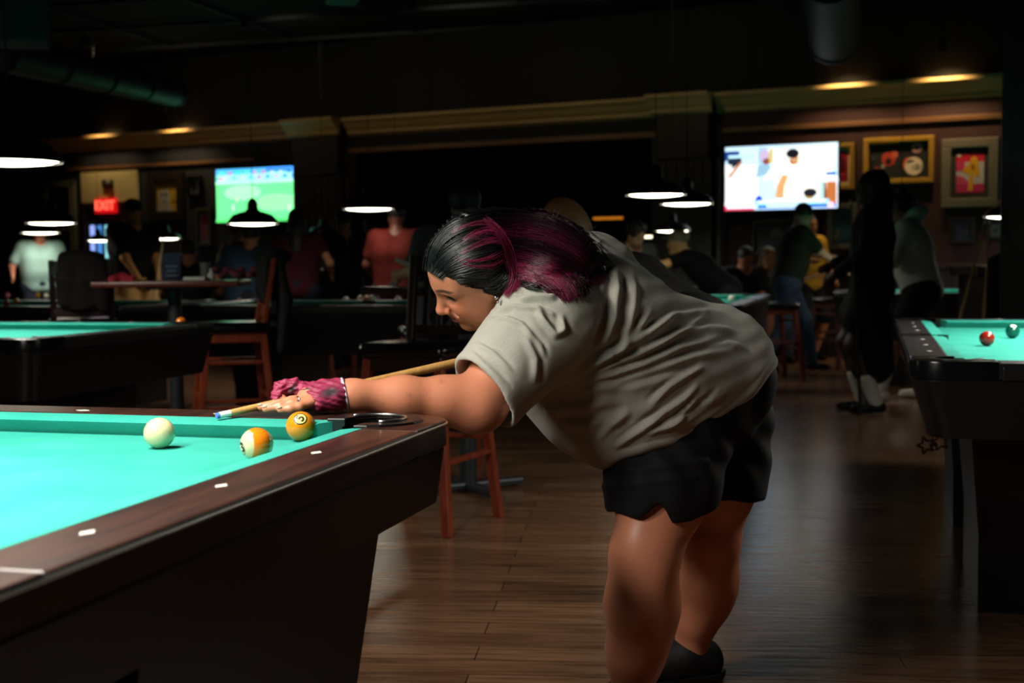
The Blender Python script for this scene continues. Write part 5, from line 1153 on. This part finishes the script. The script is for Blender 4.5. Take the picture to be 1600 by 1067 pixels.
lo, hi = T.bounds(.02); lo2, hi2 = T2.bounds(.01); lo = np.minimum(lo, lo2); hi = np.maximum(hi, hi2); v, q = mesh_sdf(shorts_f, lo, hi, .005); v = relax(v, q, 2); N = vnormals(v, q); px, py = PX(v)
am = .003*np.sin(px*.11-py*.05+np.sin(py*.04)*1.5)*np.clip((760-py)/80+1, 0, 1)+.004*np.exp(-((py-(735+(px-980)*-.12))/6)**2)*(px < 1110)+.003*np.exp(-((py-(757+(px-980)*-.1))/5)**2)*(px < 1090)
v = v+N*am[:, None]
BSH = mat('black_shorts_cloth', srgb(13, 13, 16), .8, bump=.2, bscale=700, spec=.25)
link('shorts', np_mesh('shorts', v-WO, q), BSH, woman)
# ---- shoes and socks
SHOE = mat('black_trainer_mesh', srgb(16, 17, 19), .6, bump=.5, bscale=500)
for A_, toe, nm in ((NA, np.array([-.9, -.43, 0]), 1), (FA, np.array([-.93, -.36, 0]), 2)):
    toe = toe/np.linalg.norm(toe); fz = np.array([A_[0], A_[1], 0.]); z_ = np.array([0, 0, 1.]); sd2 = np.cross(toe, z_)
    K_ = SDF().cap(fz-toe*.045+z_*.045, fz+toe*.16+z_*.04, .045, .04, .03).cap(fz-toe*.035+z_*.07, fz+toe*.02+z_*.075, .045, .042, .03).cap(fz+toe*.02+z_*.07, fz+toe*.12+z_*.05, .042, .036, .03)
    def kf(P, K_=K_, fz=fz): return smax(K_(P), (.022-P[:, 2]).astype(f32), .006)
    so = body_part('shoe', kf, SHOE, woman, .005, bounds=K_.bounds(.01), origin=WO)
    o2 = SDF().cap(fz-toe*.05+z_*.03, fz+toe*.17+z_*.03, .05, .046, .03)
    def of(P, o2=o2): return np.maximum(np.maximum(o2(P), .001-P[:, 2]), P[:, 2]-.026).astype(f32)
    body_part('sole', of, mat('black_sole', srgb(12, 12, 13), .5), so, .005, bounds=o2.bounds(.01), origin=WO)
    mb = MB()
    for i in range(5):
        c_ = fz+toe*(.035+.022*i)+z_*(.112-.009*i); mb.tube([w_at(c_-sd2*.026-z_*.012), w_at(c_+z_*.001), w_at(c_+sd2*.026-z_*.012)], .0028, 6)
    mb.build('shoelace', mat('dark_laces', srgb(52, 54, 58), .7), so)
    mb = MB(); mb.tube([w_at(fz-toe*.04+z_*.10), w_at(fz-toe*.055+z_*.125), w_at(fz-toe*.055+z_*.14)], .003, 6); mb.build('heel_loop', mat('dark_laces', (0,)*4), so)
    body_part('sock', SDF().cap(fz+z_*.07, fz+z_*.115, .044, .043, .02), mat('black_sock', srgb(14, 14, 15), .9), woman, .005, origin=WO)
# ---- glove on the bridge hand
G = SDF(); e = .0045
G.ell(PALM, (.05+e, .035+e, .021+e), HM, .02).cap(WR, PALM, .0262+e, .022+e, .03).ell(D(490, 613, 2.655), (.026, .028, .014), HM, .02)
G.chain(IDX[:4], [.0118+e, .0112+e, .0106+e, .0098+e], .006).chain(THB, [.016+e, .0145+e, .0125+e, .0105+e], .008)
G.cap(D(499, 629, 2.602), D(520, 627, 2.62), .0155, .018, .012).ell(D(493, 621, 2.625), (.026, .03, .022), HM, .015)
gp = D(534, 617, 2.66); gd = WR-PALM; gd /= np.linalg.norm(gd)
def glove_f(P):
    d = G(P); pl = ((P-gp.astype(f32)) @ gd.astype(f32)).astype(f32)
    fp = SDF().chain([FING[0][0]-np.array([.0, .012, .004]), FING[0][1]], [.021, .014], .01)
    d = smax(d, -sd_cap(P, D(465, 630, 2.565), D(434, 634, 2.56), .0165, .013), .008)
    return np.maximum(d, pl-.004)
lo, hi = G.bounds(.012)
def glovecol(v):
    x, y = PX(v); a_ = np.array(srgb(150, 40, 78)[:3]); b_ = np.array(srgb(60, 50, 56)[:3]); c_ = np.array(srgb(118, 22, 52)[:3])
    t = .5+.5*np.sin(x*.16+np.sin(y*.2)*2+y*.11); c = a_*(1-t[:, None]*.55)+c_*t[:, None]*.55
    t2 = .5+.5*np.sin(x*.55+y*.9+np.sin(x*.23)*3); c = c*(.8+.35*t2)[:, None]
    blobs = [((516, 613), (14, 8)), ((457, 608), (5, 9)), ((478, 609), (7, 3))]
    for (cx, cy), (rx, ry) in blobs:
        w_ = np.clip(1.5-np.hypot((x-cx+(y-cy)*.5)/rx, (y-cy)/ry)*1.1, 0, 1)[:, None]; c = c*(1-w_)+b_*w_
    return c
v, q = mesh_sdf(glove_f, lo, hi, .002); v = relax(v, q, 1, .4); N = vnormals(v, q); x, y = PX(v)
am = (1-np.exp(-(((x-474)/16)**2+((y-628)/12)**2)))*.0016*np.sin(x*.42+y*.5+np.sin(y*.3)*1.3)*np.clip((500-x)/30, .15, 1)+.0012*np.sin(x*.2-y*.75)
v = v+N*am[:, None]; me = np_mesh('glove', v-WO, q); set_col(me, glovecol(v)); gl = link('glove', me, mat('marbled_maroon_glove', (1, 1, 1, 1), .6, attr='Col', bump=.1, bscale=900), woman)
mb = MB(); sx_ = np.cross(gd, [0, 0, 1]); sx_ /= np.linalg.norm(sx_); sy_ = np.cross(sx_, gd); cen = gp+gd*.006
sy2 = sy_-gd*.22; 
mb.tube([w_at(cen+(sx_*math.cos(t*math.pi/14)+sy2*math.sin(t*math.pi/14))*.0322) for t in range(29)], .0036, 8, caps=False); mb.build('cuff', mat('lilac_white_elastic', srgb(206, 198, 214), .6), gl, smooth=True)
p_ = FING[1][0]*.42+FING[1][1]*.58; d_ = FING[1][1]-FING[1][0]; d_ /= np.linalg.norm(d_); a_ = np.cross(d_, [0, 0, 1]); a_ /= np.linalg.norm(a_); b_ = np.cross(a_, d_)
rg = tag(MB().tube([w_at(D(466, 628, 2.59)+(a_*math.cos(t*math.pi/10)+b_*math.sin(t*math.pi/10))*.0108) for t in range(21)], .0018, 8, caps=False).build('ring', mat('silver_ring', srgb(200, 200, 200), .2, 1), woman, smooth=True))
MB().ball(w_at(D(466, 627, 2.576)), .0032, 12).build('ring_stone', INK, rg, smooth=True)
er = MB().ball(w_at(D(775, 465, 2.80)), .0045, 12).ball(w_at(D(778, 472, 2.80)), .003, 10).build('earring', mat('silver_ring', (0,)*4), woman, smooth=True)
# ---- hair
HB = SDF()
HB.ell(hd(-.018, 0, .05), rs(.108, .092, .1), HR_, .02)
HB.cap(hd(.05, 0, .095), hd(-.03, 0, .12), .036, .04, .03)
HB.cap(hd(-.02, .07, .0), hd(-.045, .075, -.03), .028, .026, .02).cap(hd(-.02, -.07, .0), hd(-.045, -.075, -.03), .028, .026, .02)
HB.cap(hd(-.06, 0, .04), D(800, 388, 2.96), .08, .072, .04)
HB.chain([D(795, 388, 2.93), D(845, 394, 2.92), D(886, 406, 2.93), D(922, 424, 2.96)], [.075, .074, .064, .038], .05)
HB.chain([D(815, 428, 2.86), D(856, 434, 2.84), D(888, 445, 2.85)], [.036, .036, .022], .03).cap(D(800, 430, 2.85), D(804, 452, 2.83), .02, .012, .02)
HB.ell(hd(.075, 0, -.03), rs(.075, .1, .078), HR_, .01, 's')
HB.ell(hd(.1, 0, .03), rs(.03, .075, .038), HR_, .01, 's')
BLK = np.array(srgb(9, 8, 9)[:3]); MAG = np.array(srgb(98, 20, 50)[:3]); DMG = np.array(srgb(30, 9, 18)[:3]); MG2 = np.array(srgb(62, 13, 34)[:3])
def haircol(v):
    x, y = PX(v); t = np.clip((x-770)/40, 0, 1)[:, None]; return BLK*(1-t)+DMG*.7*t
lo, hi = HB.bounds(.01); v, q = mesh_sdf(HB, lo, hi, .0032); v = relax(v, q, 1); N = vnormals(v, q); x, y = PX(v)
gr = .0022*np.sin(((y-400)*1.15-(x-700)*.35)*.55+np.sin(x*.05)*1.5)*(x < 790)+.0018*np.sin(x*.12+y*.42+np.sin(x*.09)*2)*(x >= 790)
v = v+N*gr[:, None]; me = np_mesh('hair', v-WO, q); set_col(me, haircol(v))
HAIRM = mat('dyed_hair', (1, 1, 1, 1), .36, attr='Col', spec=.32)
hair = link('hair', me, HAIRM, woman)
GUIDES = [  # (pixel path, half width, strands, colour, lift)
 ([(671, 424), (674, 396), (690, 370), (722, 350), (760, 342), (795, 348)], 9, 130, BLK), ([(674, 427), (690, 402), (718, 382), (752, 370), (786, 368)], 10, 150, BLK), ([(682, 430), (706, 412), (735, 398), (765, 390), (795, 386)], 9, 150, BLK),
 ([(695, 432), (722, 421), (752, 412), (785, 408)], 9, 130, BLK), ([(712, 436), (740, 434), (765, 432), (792, 420)], 8, 120, BLK), ([(735, 442), (758, 444), (778, 440), (796, 425)], 7, 100, BLK), ([(755, 452), (772, 455), (785, 448), (795, 432)], 6, 60, BLK),
 ([(705, 363), (728, 352), (752, 346), (772, 350), (788, 362)], 5, 70, MAG), ([(722, 378), (745, 364), (768, 358), (788, 366)], 5, 70, MAG), ([(716, 396), (738, 386), (762, 376), (788, 374)], 5, 70, MAG), ([(714, 404), (740, 408), (764, 404), (786, 392)], 5, 70, MAG), ([(722, 412), (748, 417), (772, 416), (790, 404)], 3, 40, MAG), ([(735, 372), (755, 372), (775, 376), (790, 384)], 7, 60, MG2),
 ([(755, 342), (774, 356), (788, 376), (796, 402), (806, 424), (809, 440), (798, 452)], 7, 150, MAG), ([(764, 344), (784, 360), (800, 385), (806, 415), (802, 446), (790, 462)], 5, 70, MAG),
 ([(778, 345), (815, 342), (855, 348), (890, 364), (920, 390), (940, 418)], 11, 160, DMG), ([(785, 362), (825, 360), (865, 370), (900, 390), (930, 420), (938, 440)], 13, 190, MG2), ([(795, 380), (830, 382), (868, 394), (902, 412), (925, 440)], 13, 180, DMG), ([(800, 398), (835, 404), (870, 414), (900, 428), (918, 450)], 12, 170, MG2),
 ([(802, 416), (830, 424), (862, 430), (884, 444), (896, 466)], 10, 150, MAG), ([(860, 420), (885, 430), (905, 445), (915, 462)], 9, 90, DMG), ([(830, 425), (850, 440), (866, 452), (888, 458)], 8, 80, MG2), ([(806, 430), (832, 438), (858, 436), (880, 446), (890, 462)], 7, 90, MAG), ([(850, 415), (876, 428), (900, 426), (922, 432)], 6, 70, MAG), ([(812, 436), (822, 444), (838, 446), (848, 440)], 5, 40, BLK), ([(790, 345), (830, 330), (870, 340), (905, 362)], 6, 30, DMG), ([(720, 346), (765, 334), (810, 334), (850, 340)], 4, 30, BLK)]
r5 = np.random.default_rng(11); SP = []; SC = []; SR = []
K = 13
def cr_interp(p, n_):
    p = np.array(p, float); L_ = np.concatenate([[0], np.cumsum(np.linalg.norm(np.diff(p, axis=0), axis=1))]); t = np.linspace(0, L_[-1], n_)
    q_ = np.stack([np.interp(t, L_, p[:, k]) for k in (0, 1)], 1)
    for _ in range(2): q_[1:-1] = q_[1:-1]*.5+(q_[:-2]+q_[2:])*.25
    return q_
for path, hw2, n_, col in GUIDES:
    base = cr_interp(path, K); tn = np.gradient(base, axis=0); tn /= np.linalg.norm(tn, axis=1)[:, None]; nr = np.stack([-tn[:, 1], tn[:, 0]], 1)
    wavy = 1. if path[0][0] > 775 else .25
    for _ in range(n_):
        o_ = r5.normal(0, hw2*.55); ph = r5.uniform(0, 6.28); am = r5.uniform(.3, 2.8)*wavy*1.9; s = np.linspace(0, 1, K); st = r5.uniform(-.04, .1)
        p = base+nr*(o_*(.75+.5*s)+am*np.sin(s*r5.uniform(5, 11)+ph)+r5.normal(0, 1.2)*s**2*3*wavy)[:, None]+tn*st*30
        SP.append(p); k_ = r5.uniform(.55, 1.35); c = col*k_
        if r5.random() < .12: c = c*1.6+.01
        SC.append(c); SR.append(r5.uniform(.0007, .0015))
for _ in range(190):      # stray hairs
    x0 = r5.uniform(740, 930); p = np.array([(x0, 350+(max(0, x0-860))*.6)]) + np.cumsum(np.concatenate([[[0, 0]], r5.normal([r5.uniform(-1, 3), r5.uniform(-2.2, .5)], .6, (K-1, 2))]), 0); SP.append(p); SC.append(DMG*r5.uniform(.6, 2)); SR.append(.0005)
SPn = np.array(SP); ns = len(SPn); X_, ok = cast((lambda P: np.minimum(HB(P), shirt_f(P)-.002)), SPn[:, :, 0].ravel(), SPn[:, :, 1].ravel(), 2.6, 3.25); X_ = X_.reshape(ns, K, 3); ok = ok.reshape(ns, K)
keep = []
for i in range(ns):
    if ok[i].sum() < 3: keep.append(False if i < ns-190 else ok[i].any()); 
    else: keep.append(True)
    if keep[-1]:
        idx = np.arange(K); g_ = idx[ok[i]]; Yv = np.interp(idx, g_, X_[i, g_, 1]); 
        Yv = np.minimum(Yv, Yv.min()+.16)
        for j in range(K):
            if not ok[i, j]: X_[i, j] = D(SPn[i, j, 0], SPn[i, j, 1], Yv[j])
X_ = X_[keep]; SC = np.array(SC)[keep]; SR = np.array(SR)[keep]; ns = len(X_)
X_[:, :, 1] -= r5.uniform(-.0005, .005, ns)[:, None]
tn = np.gradient(X_, axis=1); tn /= np.linalg.norm(tn, axis=2, keepdims=True)+1e-9; a1_ = np.cross(tn, np.array([0, -1., 0])); a1_ /= np.linalg.norm(a1_, axis=2, keepdims=True)+1e-9; a2_ = np.cross(tn, a1_)
tap = np.clip(np.minimum(np.arange(K)*.8+.4, (K-1-np.arange(K))*.35+.12), 0, 1)
ringv = np.stack([X_+(a1_*math.cos(t)+a2_*math.sin(t))*(SR[:, None]*tap[None])[:, :, None] for t in (0, 2.094, 4.188)], 2)     # ns,K,3,3
verts = ringv.reshape(-1, 3); ids = np.arange(ns*K*3).reshape(ns, K, 3)
F_ = np.concatenate([np.stack([ids[:, :-1, a], ids[:, :-1, (a+1) % 3], ids[:, 1:, (a+1) % 3], ids[:, 1:, a]], -1).reshape(-1, 4) for a in range(3)])
me = np_mesh('hair_strands', verts-WO, F_); set_col(me, np.repeat(SC, K*3, axis=0)); link('hair_strands', me, HAIRM, hair)
